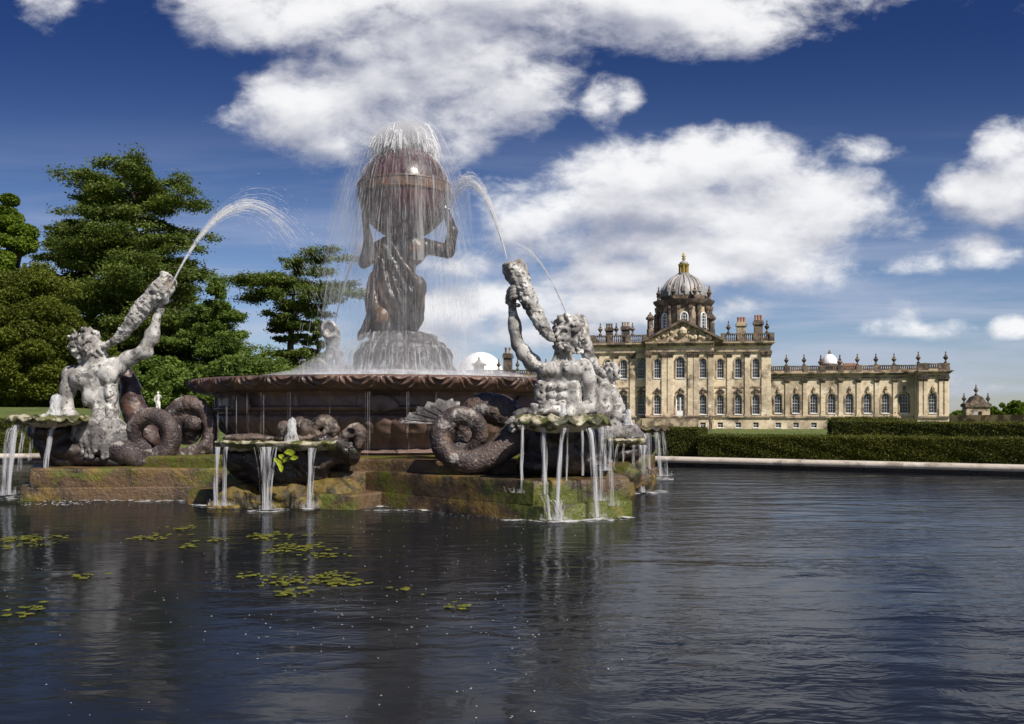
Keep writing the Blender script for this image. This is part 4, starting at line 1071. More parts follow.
# ------------------------------------------------------------------ shells, piers and rocks standing on the plinth
def shell_bowl(name, label, c_, rx, ry, rot, mat, ribs=15, dep=.16, stem=True, up=.05, arc=(0, 2 * pi)):
    """scalloped shallow dish"""
    t = thing(name, label, 'shell basin', (c_.x, c_.y, c_.z), 'shell basins round the fountain')
    nA = ribs * 10; rows = [(0, -.7), (.35, -.65), (.65, -.5), (.84, -.25), (.93, -.02), (1.0, -.14), (1.05, -.12), (1.06, .0), (1.02, .14), (.94, .26), (.84, .32), (.7, .22), (.5, .08), (0.05, .0)]
    v, f = [], []
    for j, (r, z) in enumerate(rows):
        for i in range(nA):
            a = 2 * pi * i / nA; sc = 1 + .045 * (abs(cos(a * ribs / 2)) - .5) * min(1, r * 1.1) + .06 * mnoise.noise(Vector((cos(a) * 3, sin(a) * 3, c_.x)))
            x, y = r * rx * sc * cos(a), r * ry * sc * sin(a)
            zz = z * dep - (abs(cos(a * ribs / 2)) - .5) * dep * .26 * r * r + .03 * mnoise.noise(Vector((x * 9, y * 9, z * 4 + c_.y)))
            v.append((c_.x + x * cos(rot) - y * sin(rot), c_.y + x * sin(rot) + y * cos(rot), c_.z + zz))
    for j in range(len(rows) - 1):
        for i in range(nA): k = (i + 1) % nA; f.append((j * nA + i, j * nA + k, (j + 1) * nA + k, (j + 1) * nA + i))
    MB().add(v, f).build('dish', mat, t, smooth=True)
    return t
def rock(name, label, blobs, mat, cat='rock', h=.02, nz=.03, nf=5, group=None, origin=None, nz2=.012, k=.06):
    """blobs: (px, py, Y, rx_px, rz_px, ry_m)"""
    s = SDF()
    for px, py, Y, rx, rz, ry in blobs:
        p = P(px, py, Y); s.ell(p, (rx * Y / FPX, ry, rz * Y / FPX), k)
    p0 = P(blobs[0][0], blobs[0][1], blobs[0][2]); p0.z = .45
    o_ = s.build(name, mat, None, origin=origin or tuple(p0), h=h, nz=nz, nf=nf, nz2=nz2)
    return tag(o_, label, cat, group)
GR = 'stone supports under the shell basins'
t = shell_bowl('shell_basin', 'large scalloped mossy shell basin in front of the nearest statue, water pouring off its edge', P(563, 421, 10.75), .56, .46, .45, 'moss_shell', 15, .20)
shell_bowl('shell_basin', 'pale mossy shell basin held by the left statue at the far left of the fountain', P(49, 419, 13.1), .54, .50, -.5, 'moss_shell', 15, .17)
shell_bowl('shell_basin', 'dark shell basin of the farthest right statue, beside the clipped hedge', P(645, 429, 17.2), .42, .40, .3, 'moss_stone', 13, .17)
def lip_plate(label, px0, px1, py, Y, dep, mat):
    p0, p1 = P(px0, py, Y), P(px1, py, Y); t = thing('shell_basin', label, 'shell basin', ((p0.x + p1.x) / 2, Y, p0.z), 'shell basins round the fountain')
    w_ = p1.x - p0.x; n_ = 40; v = []; f = []
    for j, (yy, zz) in enumerate(((dep, .02), (dep, -.10), (.10, -.10), (0, -.035), (-.02, .0), (.02, .03), (.10, .02), (dep * .9, .02))):
        for i in range(n_ + 1):
            u = i / n_; e = abs(2 * u - 1) ** 3
            v.append((p0.x + w_ * u, Y + yy + (dep * .45 * e if yy < dep * .5 else 0) + .05 * mnoise.noise(Vector((u * 9, j * .3, Y))), p0.z + zz + .028 * mnoise.noise(Vector((u * 16, j * .7, Y)))))
    for j in range(7):
        for i in range(n_): a = j * (n_ + 1) + i; f.append((a, a + 1, a + n_ + 2, a + n_ + 1))
    MB().add(v, f).build('dish', mat, t, smooth=True, angle=50); return t
lip_plate('flat lipped shell basin between the two front statues, with a carved spiral shell behind it', 209, 332, 443.5, 11.35, .55, 'moss_shell')
lip_plate('flat lipped shell basin to the right of the nearest statue, behind its water', 592, 648, 440.5, 14.1, .5, 'moss_shell')
rock('pier_block', 'dark wet block of stone under the nearest mossy shell basin', [(563, 455, 11.2, 34, 24, .40), (545, 440, 11.2, 18, 22, .35), (583, 440, 11.2, 18, 22, .35), (563, 432, 11.0, 20, 14, .3), (535, 465, 11.25, 20, 14, .4), (592, 465, 11.25, 18, 14, .4)], 'wet_dark', 'stone block', group=GR)
rock('pier_block', 'dark stone block under the left statue and its pale shell basin', [(60, 440, 13.5, 24, 20, .35), (48, 432, 13.3, 20, 10, .3), (72, 450, 13.5, 26, 14, .4), (100, 459, 13.6, 36, 9, .4), (125, 462, 13.6, 30, 7, .35)], 'wet_dark', 'stone block', group=GR)
rock('pier_block', 'dark stone block under the farthest right shell basin', [(640, 445, 17.6, 16, 14, .35), (630, 452, 17.6, 18, 12, .4)], 'wet_dark', 'stone block', group=GR)
rock('carved_dolphin', 'dark carved sea creature body under the flat shell basin between the front statues', [(300, 458, 11.95, 50, 17, .3), (337, 446, 11.85, 20, 13, .22), (252, 458, 11.95, 32, 17, .3), (285, 472, 12.0, 50, 16, .3), (350, 452, 11.9, 10, 16, .18), (322, 440, 11.8, 14, 10, .2), (270, 448, 11.9, 10, 12, .2)], 'wet_dark', 'carving', group='sea creature carvings', nz=.07, nf=6, nz2=.02)
rock('carved_dolphin', 'dark carved sea creature body under the flat shell basin right of the nearest statue', [(618, 453, 14.5, 24, 12, .3), (635, 446, 14.5, 12, 10, .22), (605, 465, 14.5, 20, 12, .3)], 'wet_dark', 'carving', group='sea creature carvings')
M['brown_carving'] = layered('brown_carving', (0.12, 0.085, 0.066), (((0.025, 0.018, 0.016), 5, .42, .58, 8, ONE, .92), ((0.36, 0.32, 0.27), 8, .56, .68, 5, ONE, .8)), .5, ((18, .9, .022), (70, .9, .006)))
# spiral shell and curls behind the middle basin
t = thing('spiral_shell', 'carved spiral sea shell lying behind the flat basin between the front statues', 'carving', P(325, 443, 11.7))
s_ = SDF(); Y = 11.75; e = Y / FPX
pts = [(*P(322 + 9 * cos(a) * r, 431 - 9 * sin(a) * r, Y - .05 * a / 6), r * 6.2 * e) for a, r in [(6.6, .35), (5.6, .45), (4.7, .58), (3.8, .7), (2.8, .85), (1.9, 1.0), (1.0, 1.12), (0.1, 1.2)]]
s_.chain(pts, .02); s_.ell(P(306, 428, Y - .02), (7 * e, .14, 9 * e), .03); s_.ell(P(300, 422, Y), (6 * e, .12, 6 * e), .03); s_.ell(P(284, 430, Y + .02), (7 * e, .12, 10 * e), .05); s_.ell(P(300, 438, Y + .02), (26 * e, .14, 5 * e), .04); s_.ell(P(248, 438, Y + .04), (26 * e, .16, 5 * e), .05)
s_.build('whorl', 'brown_carving', t, h=.012, nz=.012, nf=14, nz2=.01)
s_ = SDF(); s_.chain([(*P(336, 440, Y), 3 * e), (*P(346, 436, Y), 6 * e), (*P(356, 430, Y), 7 * e), (*P(360, 436, Y), 6 * e), (*P(358, 444, Y), 5 * e)], .02)
s_.ell(P(348, 432, Y - .12), (7 * e, .08, 5 * e), .01, 'sub'); s_.ell(P(328, 441, Y - .02), (20 * e, .12, 4 * e), .03)
s_.build('curled_lip', 'brown_carving', t, h=.012, nz=.012, nf=14, nz2=.01)
t = thing('spiral_shell', 'rounded pale carved shell behind the flat basin right of the nearest statue', 'carving', P(620, 440, 14.5))
s_ = SDF(); Y = 14.6; e = Y / FPX; s_.ell(P(617, 432, Y), (24 * e, .25, 13 * e), .05); s_.ell(P(632, 438, Y), (14 * e, .22, 10 * e), .05); s_.ell(P(617, 418, Y), (7 * e, .12, 6 * e), .03); s_.ell(P(602, 440, Y), (12 * e, .22, 10 * e), .05)
s_.build('whorl', 'old_stone_dark', t, h=.018, nz=.02, nf=8, nz2=.012)
GB = 'mossy boulders at the water line under the middle basin'
for a in ((240, 497, 24, 12, 'small yellow mossy boulder at the water line, leftmost of the boulders'), (288, 496, 26, 15, 'large yellow green mossy boulder between two falling water streams'), (332, 494, 32, 16, 'broad brown and yellow mossy boulder right of the falling streams')):
    Yb = 11.9
    rock('mossy_boulder', a[4], [(a[0], a[1], Yb, a[2], a[3], .28), (a[0] - a[2] * .4, a[1] + 10, Yb - .04, a[2] * .9, a[3] * .7, .26), (a[0] + a[2] * .5, a[1] + 8, Yb - .02, a[2] * .7, a[3] * .8, .26), (a[0] + a[2] * .3, a[1] - 6, Yb + .05, a[2] * .5, a[3] * .6, .2)], 'yellow_moss' if a[0] > 220 else 'wet_dark', 'boulder', group=GB, nz=.06, nf=5, nz2=.02, origin=(*P(a[0], a[1], Yb)[:2], 0))
rock('mossy_boulder', 'rounded green mossy boulder to the right of the nearest corner of the plinth', [(640, 480, 14.2, 15, 17, .35), (625, 478, 14.0, 16, 17, .35)], 'moss_stone', 'boulder', group='mossy boulder', nz=.05)
# water plant
t = thing('water_plant', 'bright yellow green leafy plant growing under the middle shell basin', 'plant', P(286, 470, 11.3))
lv = MB(); stem = MB(); p0 = P(282, 472, 11.35); random.seed(8)
for (px, py, r, a) in ((289, 452, 6, .1), (282, 457, 5, -.6), (294, 458, 5, .2), (279, 463, 5, -1.2), (285, 460, 4, .9), (281, 468, 4.5, -1.4), (292, 454, 4, .5), (276, 460, 3.5, -.9)):
    c_ = P(px, py, 11.2 + random.uniform(-.06, .04)); e = r * 11.2 / FPX; d = Vector((cos(a), -.35, sin(a) * .8)).normalized(); w_ = d.cross(Vector((0, -1, .35))).normalized()
    stem.tube([p0, (p0 + c_) / 2 + Vector((0, -.03, .03)), c_ - d * e], [.006, .005, .004], 5)
    lv.add([c_ - d * e, c_ - d * e * .3 + w_ * e * .55 + Vector((0, -.01, .01)), c_ + d * e * .4 + w_ * e * .45, c_ + d * e * 1.1, c_ + d * e * .4 - w_ * e * .45, c_ - d * e * .3 - w_ * e * .55, c_ + Vector((0, .012, -.01))], [(6, 0, 1), (6, 1, 2), (6, 2, 3), (6, 3, 4), (6, 4, 5), (6, 5, 0)])
stem.build('stem', 'hedge_leaf', t, smooth=True); lv.build('leaves', 'plant_leaf', t)

# ------------------------------------------------------------------ globe
gc = P(404.5, 194, 15.9); GRAD = 45.5 * 15.9 / FPX
G = thing('stone_globe', 'large wet purple brown stone globe with carved belt on the bent giant\'s shoulders', 'globe', gc)
V_ = []; nu, nv_ = 96, 64; v = []; f = []
for j in range(nv_ + 1):
    p = pi * j / nv_
    for i in range(nu):
        a = 2 * pi * i / nu; gr = min(abs(((a * 12 / (2 * pi)) % 1) - .5) * 2, 1); r = GRAD - .006 * (1 - min(1, (1 - gr) / .06)) * sin(p)
        v.append((gc.x + r * sin(p) * cos(a), gc.y + r * sin(p) * sin(a), gc.z + r * cos(p)))
for j in range(nv_):
    for i in range(nu): k = (i + 1) % nu; f.append((j * nu + i, (j + 1) * nu + i, (j + 1) * nu + k, j * nu + k))
MB().add(v, f).build('sphere', 'globe_stone', G, smooth=True)
b0, b1 = -.055, .145; bb = MB(); rr = lambda z: sqrt(GRAD ** 2 - z * z)
pf = [(rr(b0) - .02, b0 - .01), (rr(b0) + .022, b0), (rr(b0) + .03, b0 + .02), (rr(b0) + .015, b0 + .03), (rr(b1) + .022, b1 - .03), (rr(b1) + .038, b1 - .02), (rr(b1) + .03, b1), (rr(b1) - .02, b1 + .01)]
bb.lathe([(r, gc.z + z) for r, z in pf], (gc.x, gc.y), 96); bb.v = [p for p in bb.v]; bb.f = bb.f[:-2]; bb.n = len(bb.v)
bnd = bb.build('belt', 'band_stone', G, smooth=True, angle=40)
random.seed(12)
for k in range(18):       # relief figures on the belt
    a = 2 * pi * k / 18 + .1; og = MB()
    for i in range(7):
        da, zz = random.uniform(-.05, .05), gc.z + .045 + random.uniform(-.045, .045); R_ = GRAD + .025
        og.lathe([(.004, zz - .018), (.022, zz - .006), (.02, zz + .01), (.004, zz + .02)], (gc.x + R_ * cos(a + da), gc.y + R_ * sin(a + da)), 6)
    og.build('belt_relief', 'band_gold', bnd, smooth=True)
# ------------------------------------------------------------------ statues
def J(s, d=0.0): return None
class Fig:
    """figure laid out by joints at a distance Y0; lengths in e = size of one unit at that distance"""
    def __init__(f, Y0): f.Y, f.e, f.s = Y0, Y0 / FPX, SDF()
    def p(f, x, y, d=0): q = P(x, y, f.Y); q.y += d * f.e; return q
    def cap(f, a, b_, r1, r2=None, k=4, mode='add'): f.s.cap(f.p(*a), f.p(*b_), r1 * f.e, (r1 if r2 is None else r2) * f.e, k * f.e, mode)
    def ell(f, c_, r, k=4, mode='add', rot=0): f.s.ell(f.p(*c_), np.array((r[0], r[2] if len(r) > 2 else (r[0] + r[1]) / 2, r[1])) * f.e, k * f.e, mode, rot)
    def chain(f, pts, k=3, mode='add', ridge=0, sub=5):
        pts = [(*f.p(*q[:3]), q[3] * f.e) for q in pts]; _, q = f.s.chain(pts, k * f.e, sub, mode)
        if ridge:
            for i in range(0, len(q) - 1, 1):
                if i % 2: f.s.cap(q[i][:3], (np.array(q[i][:3]) + (np.array(q[i + 1][:3]) - np.array(q[i][:3])) * .25), q[i][3] * (1 + ridge), None, .5 * f.e)
        return q
    def curls(f, c_, r, n, cr, seed, ok=lambda x, y, z: True, k=1.0):
        rs = np.random.default_rng(seed); c0 = i = 0
        while c0 < n and i < n * 30:
            i += 1; d = rs.normal(size=3); d /= np.linalg.norm(d)
            if not ok(*d): continue
            a = (c_[0] + d[0] * r[0], c_[1] - d[2] * r[1], c_[2] + d[1] * r[2]); t_ = rs.normal(size=3) * cr * .9
            f.cap(a, (a[0] + t_[0], a[1] + t_[1], a[2] + t_[2]), cr * rs.uniform(.7, 1.15), cr * rs.uniform(.4, .8), k); c0 += 1

# --- nearest statue (faces us)
T = thing('triton_statue', 'pale weathered bearded sea god statue nearest us, facing forward, blowing an upright shell horn', 'statue', P(562, 470, 11.4), 'sea god statues round the bowl')
f = Fig(11.35)
f.ell((559, 376, 0), (22.5, 15, 12), 4); f.ell((555, 394, 0), (16.5, 18, 10.5), 5); f.ell((557, 411, 0), (18, 11, 12), 5); f.ell((564, 423, 2), (29, 12, 20), 6)
f.ell((568, 397, 1), (10, 18, 10.5), 5)
f.ell((548, 371, -8), (11.5, 8.5, 8.5), 2, rot=.2); f.ell((571, 370, -8), (12, 8.5, 8.5), 2, rot=-.15)           # chest
f.cap((559.5, 364, -15), (559.5, 378, -16), 1.0, 1.6, 2, 'sub')
f.cap((538, 379, -13), (556, 381.5, -16), .9, 1.0, 1.6, 'sub'); f.cap((563, 381.5, -16), (581, 378, -13), 1.0, .9, 1.6, 'sub')
f.chain([(541, 384, -7, 4.6), (540, 394, -6, 4.4), (543, 404, -6, 4.2)], 4); f.chain([(573, 386, -5, 5), (574, 395, -4.5, 5), (571, 405, -5, 4.6)], 5)
for yy in (387, 395.5, 403.5):
    f.ell((550.5, yy, -9), (5.4, 4.3, 5.6), 1.5); f.ell((561, yy + .5, -9), (5.4, 4.3, 5.6), 1.5)
f.cap((556, 383, -16), (556, 410, -15.5), .7, .7, 1.2, 'sub')
for i in range(3): f.cap((532 + i, 382 + i * 7.5, -7), (541, 386 + i * 7.5, -12), .8, .8, 1.2, 'sub')
f.cap((540, 410, -11), (556, 413, -14.5), .9, .9, 1.5, 'sub'); f.cap((556, 413, -14.5), (574, 410, -12), .9, .9, 1.5, 'sub')
f.ell((533, 363, 0), (8.5, 9, 9), 4); f.cap((532, 363, 0), (518, 345, -2), 8, 6.2, 3); f.ell((523, 353, -3), (6.8, 8.5, 6.4), 2.5, rot=-.6)
f.cap((517, 344, -2), (514, 322, -3), 6.2, 5.8, 2); f.ell((515, 328, -3), (6.8, 8.5, 6.2), 2.5); f.cap((514, 322, -3), (512, 305, -3), 5.4, 3.8, 3); f.ell((518, 347, 0), (5.6, 5, 6), 2)
f.ell((511, 299, -3), (6, 7, 5), 2)
for i in range(4): f.chain([(507 + i * .3, 303 - i * 3.4, -5, 2.0), (511, 300 - i * 3.4, -14 - i * .3, 1.8), (517, 298 - i * 3.4, -15, 1.6), (521, 298 - i * 3.3, -11, 1.4)], 1)
f.chain([(509, 303, -4, 2.2), (514, 306, -10, 2.0), (519, 307, -13, 1.7)], 1)
f.ell((583, 367, -2), (8.5, 9, 10), 2.5); f.cap((585, 369, -2), (592, 403, -3), 8.2, 7.2, 2); f.ell((588, 380, -3), (8.2, 11, 8.4), 2.5); f.cap((577, 376, -9), (581, 400, -8), 1.6, 1.8, 1.6, 'sub')
f.cap((591, 407, -3), (568, 412, -16), 7.6, 6.4, 1.6); f.cap((568, 412, -15), (553, 410, -20), 6.6, 4.8, 3); f.ell((547, 411, -22), (6, 3.2, 4.5), 2)
for i in range(4): f.chain([(544, 410 + i * .9, -23 + i * 2.2, 1.7), (538, 411.5 + i * .8, -24 + i * 2.4, 1.6), (534, 414 + i * .8, -23 + i * 2.4, 1.3)], .8)
f.chain([(549, 409, -24, 1.8), (545, 411, -28, 1.6), (542, 413, -28, 1.3)], .8)
f.cap((561, 362, 1), (563, 347, -1), 8.6, 7.8, 3.5); f.cap((553, 362, -6), (560, 347, -8), 2.2, 2, 2); f.cap((572, 360, -6), (567, 348, -8), 2.2, 2, 2)
# head, turned to its right, looking over the horn
f.ell((567, 335, -1), (13, 15, 14), 3); f.ell((561, 341, -6), (8, 9, 8), 3)
f.ell((561, 329.5, -11.5), (7, 2.6, 4.6), 1.2); f.cap((559, 330, -14), (555.5, 337, -17), 1.7, 2.3, 1.5)
f.ell((564, 333, -14), (2.7, 2.2, 2.6), 1, 'sub'); f.ell((554.5, 333, -11), (2.2, 2.2, 2.6), 1, 'sub'); f.ell((563.6, 333.2, -11.6), (1.7, 1.2, 1.4), .5)
f.ell((566, 339, -11), (4.5, 3.4, 4), 2); f.cap((556, 341, -13.5), (562, 342, -13), 1.2, 1.2, .6, 'sub'); f.ell((557, 340, -11), (4, 3, 4), 2)
f.curls((568, 331, -1), (12.5, 15, 13.5), 90, 2.5, 4, lambda x, y, z: z > -.35 and not (x < .05 and y < -.3 and z < .62))
f.curls((564, 347, -6), (9.5, 6.5, 7.5), 34, 2.0, 5, lambda x, y, z: z < .35 and y < .5)
f.curls((580, 344, -2), (6, 9, 7), 22, 2.3, 6)
f.s.build('body', 'old_stone', T, h=.009, nz=.004, nf=13, nz2=.002)
# weed skirt over the hips
g = Fig(11.3); rs = np.random.default_rng(2)
for i in range(46):
    x = rs.uniform(512, 552); y = 405 + (552 - x) * .42 + rs.uniform(-6, 8); g.cap((x, y, rs.uniform(-12, 2)), (x - rs.uniform(2, 8), y + rs.uniform(3, 9), rs.uniform(-15, 0)), 4.2, 2.4, 1.5)
g.ell((535, 424, 0), (20, 12, 12), 3)
g.s.build('weed_skirt', 'old_stone_dark', T, h=.013, nz=.02, nf=12, nz2=.01)
g = Fig(11.45)
g.chain([(548, 424, 6, 19), (527, 430, 4, 16.5), (508, 443, -2, 14), (489, 456, -6, 12.2), (466, 461, -8, 11), (445, 450, -8, 10.4), (441, 430, -6, 9.8), (456, 416, -4, 9.2), (474, 420, 0, 8.6), (480, 436, 4, 8), (470, 449, 8, 7), (458, 445, 12, 6)], .6, ridge=.07, sub=8)
g.ell((461, 436, -12), (5.5, 5.5, 10), 2, 'sub')
q = g.s.build('tail', 'tail_stone', T, h=.0125, nz=.010, nf=7, nz2=.006)
g = Fig(11.9)
g.chain([(520, 440, 0, 14), (514, 420, 0, 15), (498, 410, 0, 16), (480, 409, 2, 15), (468, 420, 4, 13), (466, 440, 4, 12)], 1.5); g.ell((455, 424, -4), (13, 5, 6), 2); g.ell((440, 428, -5), (8, 4, 5), 2)
g.s.build('tail_coil', 'tail_stone', T, h=.018, nz=.02, nf=9, nz2=.01)
# tail fin
def fin(parent, Y, pts_root, tips, mat, th=.03):
    """ribbed fan from a root point to a row of tips"""
    n = len(tips); v = []; fs = []
    R0_ = P(*pts_root, Y)
    for side in (0, 1):
        for i, (x, y) in enumerate(tips):
            tp = P(x, y, Y)
            for j in range(6):
                t = j / 5; q = R0_.lerp(tp, .12 + .88 * t); q.y += (.055 * (i % 2) * sin(t * pi * .8) - .05) + (th if side else 0) + .08 * t * t; v.append(q)
    for side in (0, 1):
        b0 = side * n * 6
        for i in range(n - 1):
            for j in range(5):
                a = b0 + i * 6 + j; fs.append((a, a + 1, a + 7, a + 6) if side else (a, a + 6, a + 7, a + 1))
    for i in range(n - 1): a = i * 6 + 5; fs.append((a, a + 6, a + 6 + n * 6, a + n * 6))
    return MB().add(v, fs).build('tail_fin', mat, parent, smooth=True)
fin(T, 12.0, (458, 424), [(400, 423), (402, 419), (406, 417), (409, 412), (415, 412), (417, 406), (424, 407), (427, 401), (434, 403), (438, 398), (446, 401), (452, 398), (460, 402)], 'old_stone_dark')
H1 = thing('shell_horn', 'tall gnarled pale shell horn held upright by the nearest statue, its mouth stained black', 'horn', P(515, 270, 11.3), 'shell horns of the statues')
g = Fig(11.2)
q = g.chain([(551, 338, -5, 4.4), (546, 332, -3, 5.6), (539, 320, -1, 6.6), (531, 305, 0, 7.8), (524, 290, 1, 9.2), (518, 277, 2, 10.4), (515, 268, 2, 11.6)], 2, ridge=.10)
g.ell((514, 265, 2), (13, 4.5, 12), 2); g.ell((513, 259, 2), (10.5, 6, 9.5), 1, 'sub')
g.s.build('spiral_horn', 'old_stone', H1, h=.012, nz=.036, nf=13, nz2=.020)

# --- left statue (seen from behind)
T = thing('triton_statue', 'grey sea god statue at left seen from behind, arm raised to a shell horn', 'statue', P(100, 455, 13.5), 'sea god statues round the bowl')
f = Fig(13.5)
f.ell((95, 378, 0), (25, 15.5, 12), 4.5); f.ell((100, 395, 1), (18, 16, 11), 5); f.ell((106, 412, 2), (13, 15, 10), 5); f.ell((102, 434, 2), (27, 19, 17), 5)
f.ell((83, 378, -8), (10, 9, 6.5), 1.8, rot=.35); f.ell((111, 376, -8), (10, 9, 6.5), 1.8, rot=-.35); f.ell((113, 392, -5), (6.5, 14, 7), 1.8, rot=.12); f.ell((92, 395, -6), (6.5, 12, 6.5), 1.8, rot=-.25); f.ell((99, 412, -6), (4.5, 10, 5), 1.6, rot=-.2); f.ell((112, 412, -6), (4.5, 10, 5), 1.6, rot=-.1)
f.chain([(98, 368, -14, 1.6), (100, 384, -13.5, 2.0), (104, 400, -12, 2.0), (108, 414, -10.5, 1.5)], 3, 'sub')
f.cap((93, 386, -13.5), (80, 391, -12), .8, .8, 1.4, 'sub'); f.cap((107, 402, -12), (118, 396, -9), .8, .8, 1.4, 'sub')
f.cap((98, 366, 0), (92, 354, -1), 8.5, 8, 4); f.cap((85, 366, 0), (112, 364, 0), 5, 6, 5)
f.ell((72, 375, 0), (10, 10, 9), 4); f.cap((71, 378, 0), (66, 403, -2), 8, 6.6, 2.5); f.ell((69, 389, -2), (7.8, 10.5, 7.6), 2.5)
f.cap((66, 404, -2), (72, 415, -8), 8, 7, 3); f.cap((70, 414, -6), (86, 421, -10), 6.4, 5.2, 3); f.ell((58, 417, -12), (6, 3.4, 6), 2); f.cap((70, 415, -8), (60, 416, -12), 5, 4, 2)
for i in range(4): f.chain([(55, 416.5, -14 + i * 2.6, 1.6), (49, 417, -15 + i * 2.8, 1.5), (45, 419, -15 + i * 2.8, 1.2)], .8)
f.chain([(59, 415, -16, 1.6), (55, 415.5, -20, 1.5), (52, 417, -21, 1.2)], .8)
f.ell((118, 367, 0), (9.5, 9, 9), 4); f.cap((117, 366, 0), (143, 352, -1), 7.8, 6.4, 3); f.ell((129, 358, -1), (9.5, 7.4, 7.4), 2.5, rot=.5)
f.cap((144, 351, -1), (154, 334, -2), 6.6, 6.0, 2); f.ell((152, 337, -1), (6.4, 9, 6.4), 2, rot=.5); f.cap((154, 334, -2), (158, 316, -2), 5.8, 3.8, 3); f.ell((147, 352, 0), (6.4, 6, 6), 3); f.ell((160, 309, -2), (5.5, 6.5, 4.5), 2)
for i in range(4): f.chain([(161 + i * 2.4, 306 - i * 1.0, -5, 1.8), (166 + i * 1.6, 301 - i * 1.6, -9, 1.6), (166 + i * 1.2, 295 - i * 1.2, -10, 1.5), (163 + i, 292 - i, -8, 1.2)], .8)
f.chain([(158, 310, -5, 2), (155, 304, -9, 1.8), (154, 298, -9, 1.5)], .8)
f.ell((88, 346, 0), (13, 14, 13), 3); f.ell((99, 349, 2), (6, 7, 7), 3); f.cap((103, 343, 2), (107, 347, 2), 1.7, 2.2, 1.2); f.ell((101, 343, -4), (2, 2, 2), 1, 'sub')
f.curls((87, 345, -1), (14, 15.5, 13.5), 120, 2.5, 14, lambda x, y, z: x < .65)
f.curls((97, 355, 0), (8, 6, 9), 18, 2.4, 15, lambda x, y, z: z < .3)
f.s.build('body', 'old_stone', T, h=.011, nz=.005, nf=12, nz2=.002)
g = Fig(13.4); rs = np.random.default_rng(5)
for i in range(60):
    x = rs.uniform(78, 127); y = 424 + rs.uniform(-4, 6) + .006 * (x - 100) ** 2; g.cap((x, y, -15 + abs(x - 102) * .35), (x + (x - 102) * .12, y + rs.uniform(12, 28), -17 + abs(x - 102) * .45), 3.4, 2.6, 1.4)
g.ell((102, 440, 2), (27, 18, 17), 3)
g.s.build('scale_skirt', 'old_stone_dark', T, h=.015, nz=.016, nf=10, nz2=.012)
g = Fig(13.35)
g.chain([(112, 446, 4, 14), (128, 453, 0, 11.5), (146, 460, -4, 10), (165, 454, -5, 9.4), (174, 438, -5, 9), (167, 422, -4, 8.6), (151, 416, -2, 8.4), (137, 424, 0, 8), (134, 439, 4, 7.5), (145, 450, 8, 7)], .6, ridge=.07, sub=8)
g.ell((153, 436, -10), (6.5, 6.5, 16), 2, 'sub')
g.s.build('tail', 'tail_stone', T, h=.0145, nz=.010, nf=7, nz2=.006)
g = Fig(13.9)
g.chain([(124, 372, 2, 7), (129, 385, 2, 8.5), (131, 402, 2, 11), (138, 420, 2, 13), (150, 440, 2, 12)], 2)
g.s.build('drapery', 'wet_stone', T, h=.02, nz=.02, nf=9, nz2=.01)
g = Fig(13.8)
g.chain([(170, 456, 0, 8), (190, 456, -2, 8), (207, 446, -3, 8), (211, 428, -2, 7), (204, 410, 0, 7), (189, 404, 2, 8), (175, 411, 4, 9), (168, 425, 6, 9)], .6, ridge=.08, sub=8); g.ell((194, 424, -4), (9, 9, 8), 1.5); g.ell((186, 427, 4), (16, 18, 8), 3)
g.chain([(176, 461, -8, 7), (192, 455, -10, 8), (208, 446, -10, 6)], 1.5)
g.s.build('tail_coil', 'tail_stone', T, h=.02, nz=.025, nf=9, nz2=.012)
g = Fig(13.3)
g.chain([(82, 440, 6, 11), (76, 455, 4, 9), (62, 460, 0, 7.5), (50, 453, -4, 7), (46, 440, -5, 6.5), (54, 431, -4, 6), (64, 435, -2, 5.5)], 1.4)
g.s.build('tail_coil', 'wet_dark', T, h=.018, nz=.02, nf=9, nz2=.01)
H2 = thing('shell_horn', 'knobbly white shell horn lifted by the left statue, a water jet springing from its mouth', 'horn', P(170, 283, 13.4), 'shell horns of the statues')
g = Fig(13.4)
g.chain([(103, 347, 2, 2.8), (112, 341, 2, 3.8), (122, 334, 1, 4.8), (132, 322, 0, 6.2), (142, 309, 0, 7.6), (151, 299, 0, 8.2), (160, 291, 0, 9.2), (167, 283, 0, 8.8)], 1.2, ridge=.20)
g.ell((167, 281, 0), (7.5, 10, 9), 1.5, rot=.6); g.ell((174, 285, -5), (5.5, 9.5, 7), 1, 'sub', rot=.35)
g.s.build('spiral_horn', 'old_stone', H2, h=.0135, nz=.030, nf=15, nz2=.018)

# --- farther right statue
T = thing('triton_statue', 'sea god statue partly hidden behind the nearest one, its back half turned', 'statue', P(602, 440, 18.0), 'sea god statues round the bowl')
f = Fig(17.9)
f.ell((601, 396, 0), (12, 15, 11), 5); f.ell((604, 412, 0), (13, 16, 12), 5); f.ell((601, 430, 2), (18, 13, 14), 4); f.ell((611, 398, -3), (6, 12, 7), 3)
f.cap((606, 388, -2), (592, 370, -2), 6, 4.8, 3); f.cap((592, 370, -2), (582, 350, -2), 4.8, 3.2, 2); f.ell((581, 346, -2), (4, 5, 3), 1.5)
f.cap((612, 390, 0), (620, 408, -2), 5.5, 4.8, 3); f.cap((620, 408, -2), (614, 420, -8), 4.6, 3.4, 2)
f.cap((606, 388, 0), (609, 378, 0), 5, 4.5, 3); f.ell((611, 373, 0), (8, 9, 8), 2); f.curls((611, 372, 0), (8.5, 9, 8.5), 46, 2.1, 33)
f.s.build('body', 'old_stone', T, h=.02, nz=.018, nf=9, nz2=.006)
g = Fig(17.9); g.chain([(604, 428, 4, 13), (590, 436, 4, 11), (582, 446, 2, 10), (600, 452, 0, 9), (614, 444, 0, 8)], 1.5); g.s.build('tail', 'old_stone_dark', T, h=.026, nz=.02, nf=8, nz2=.012)
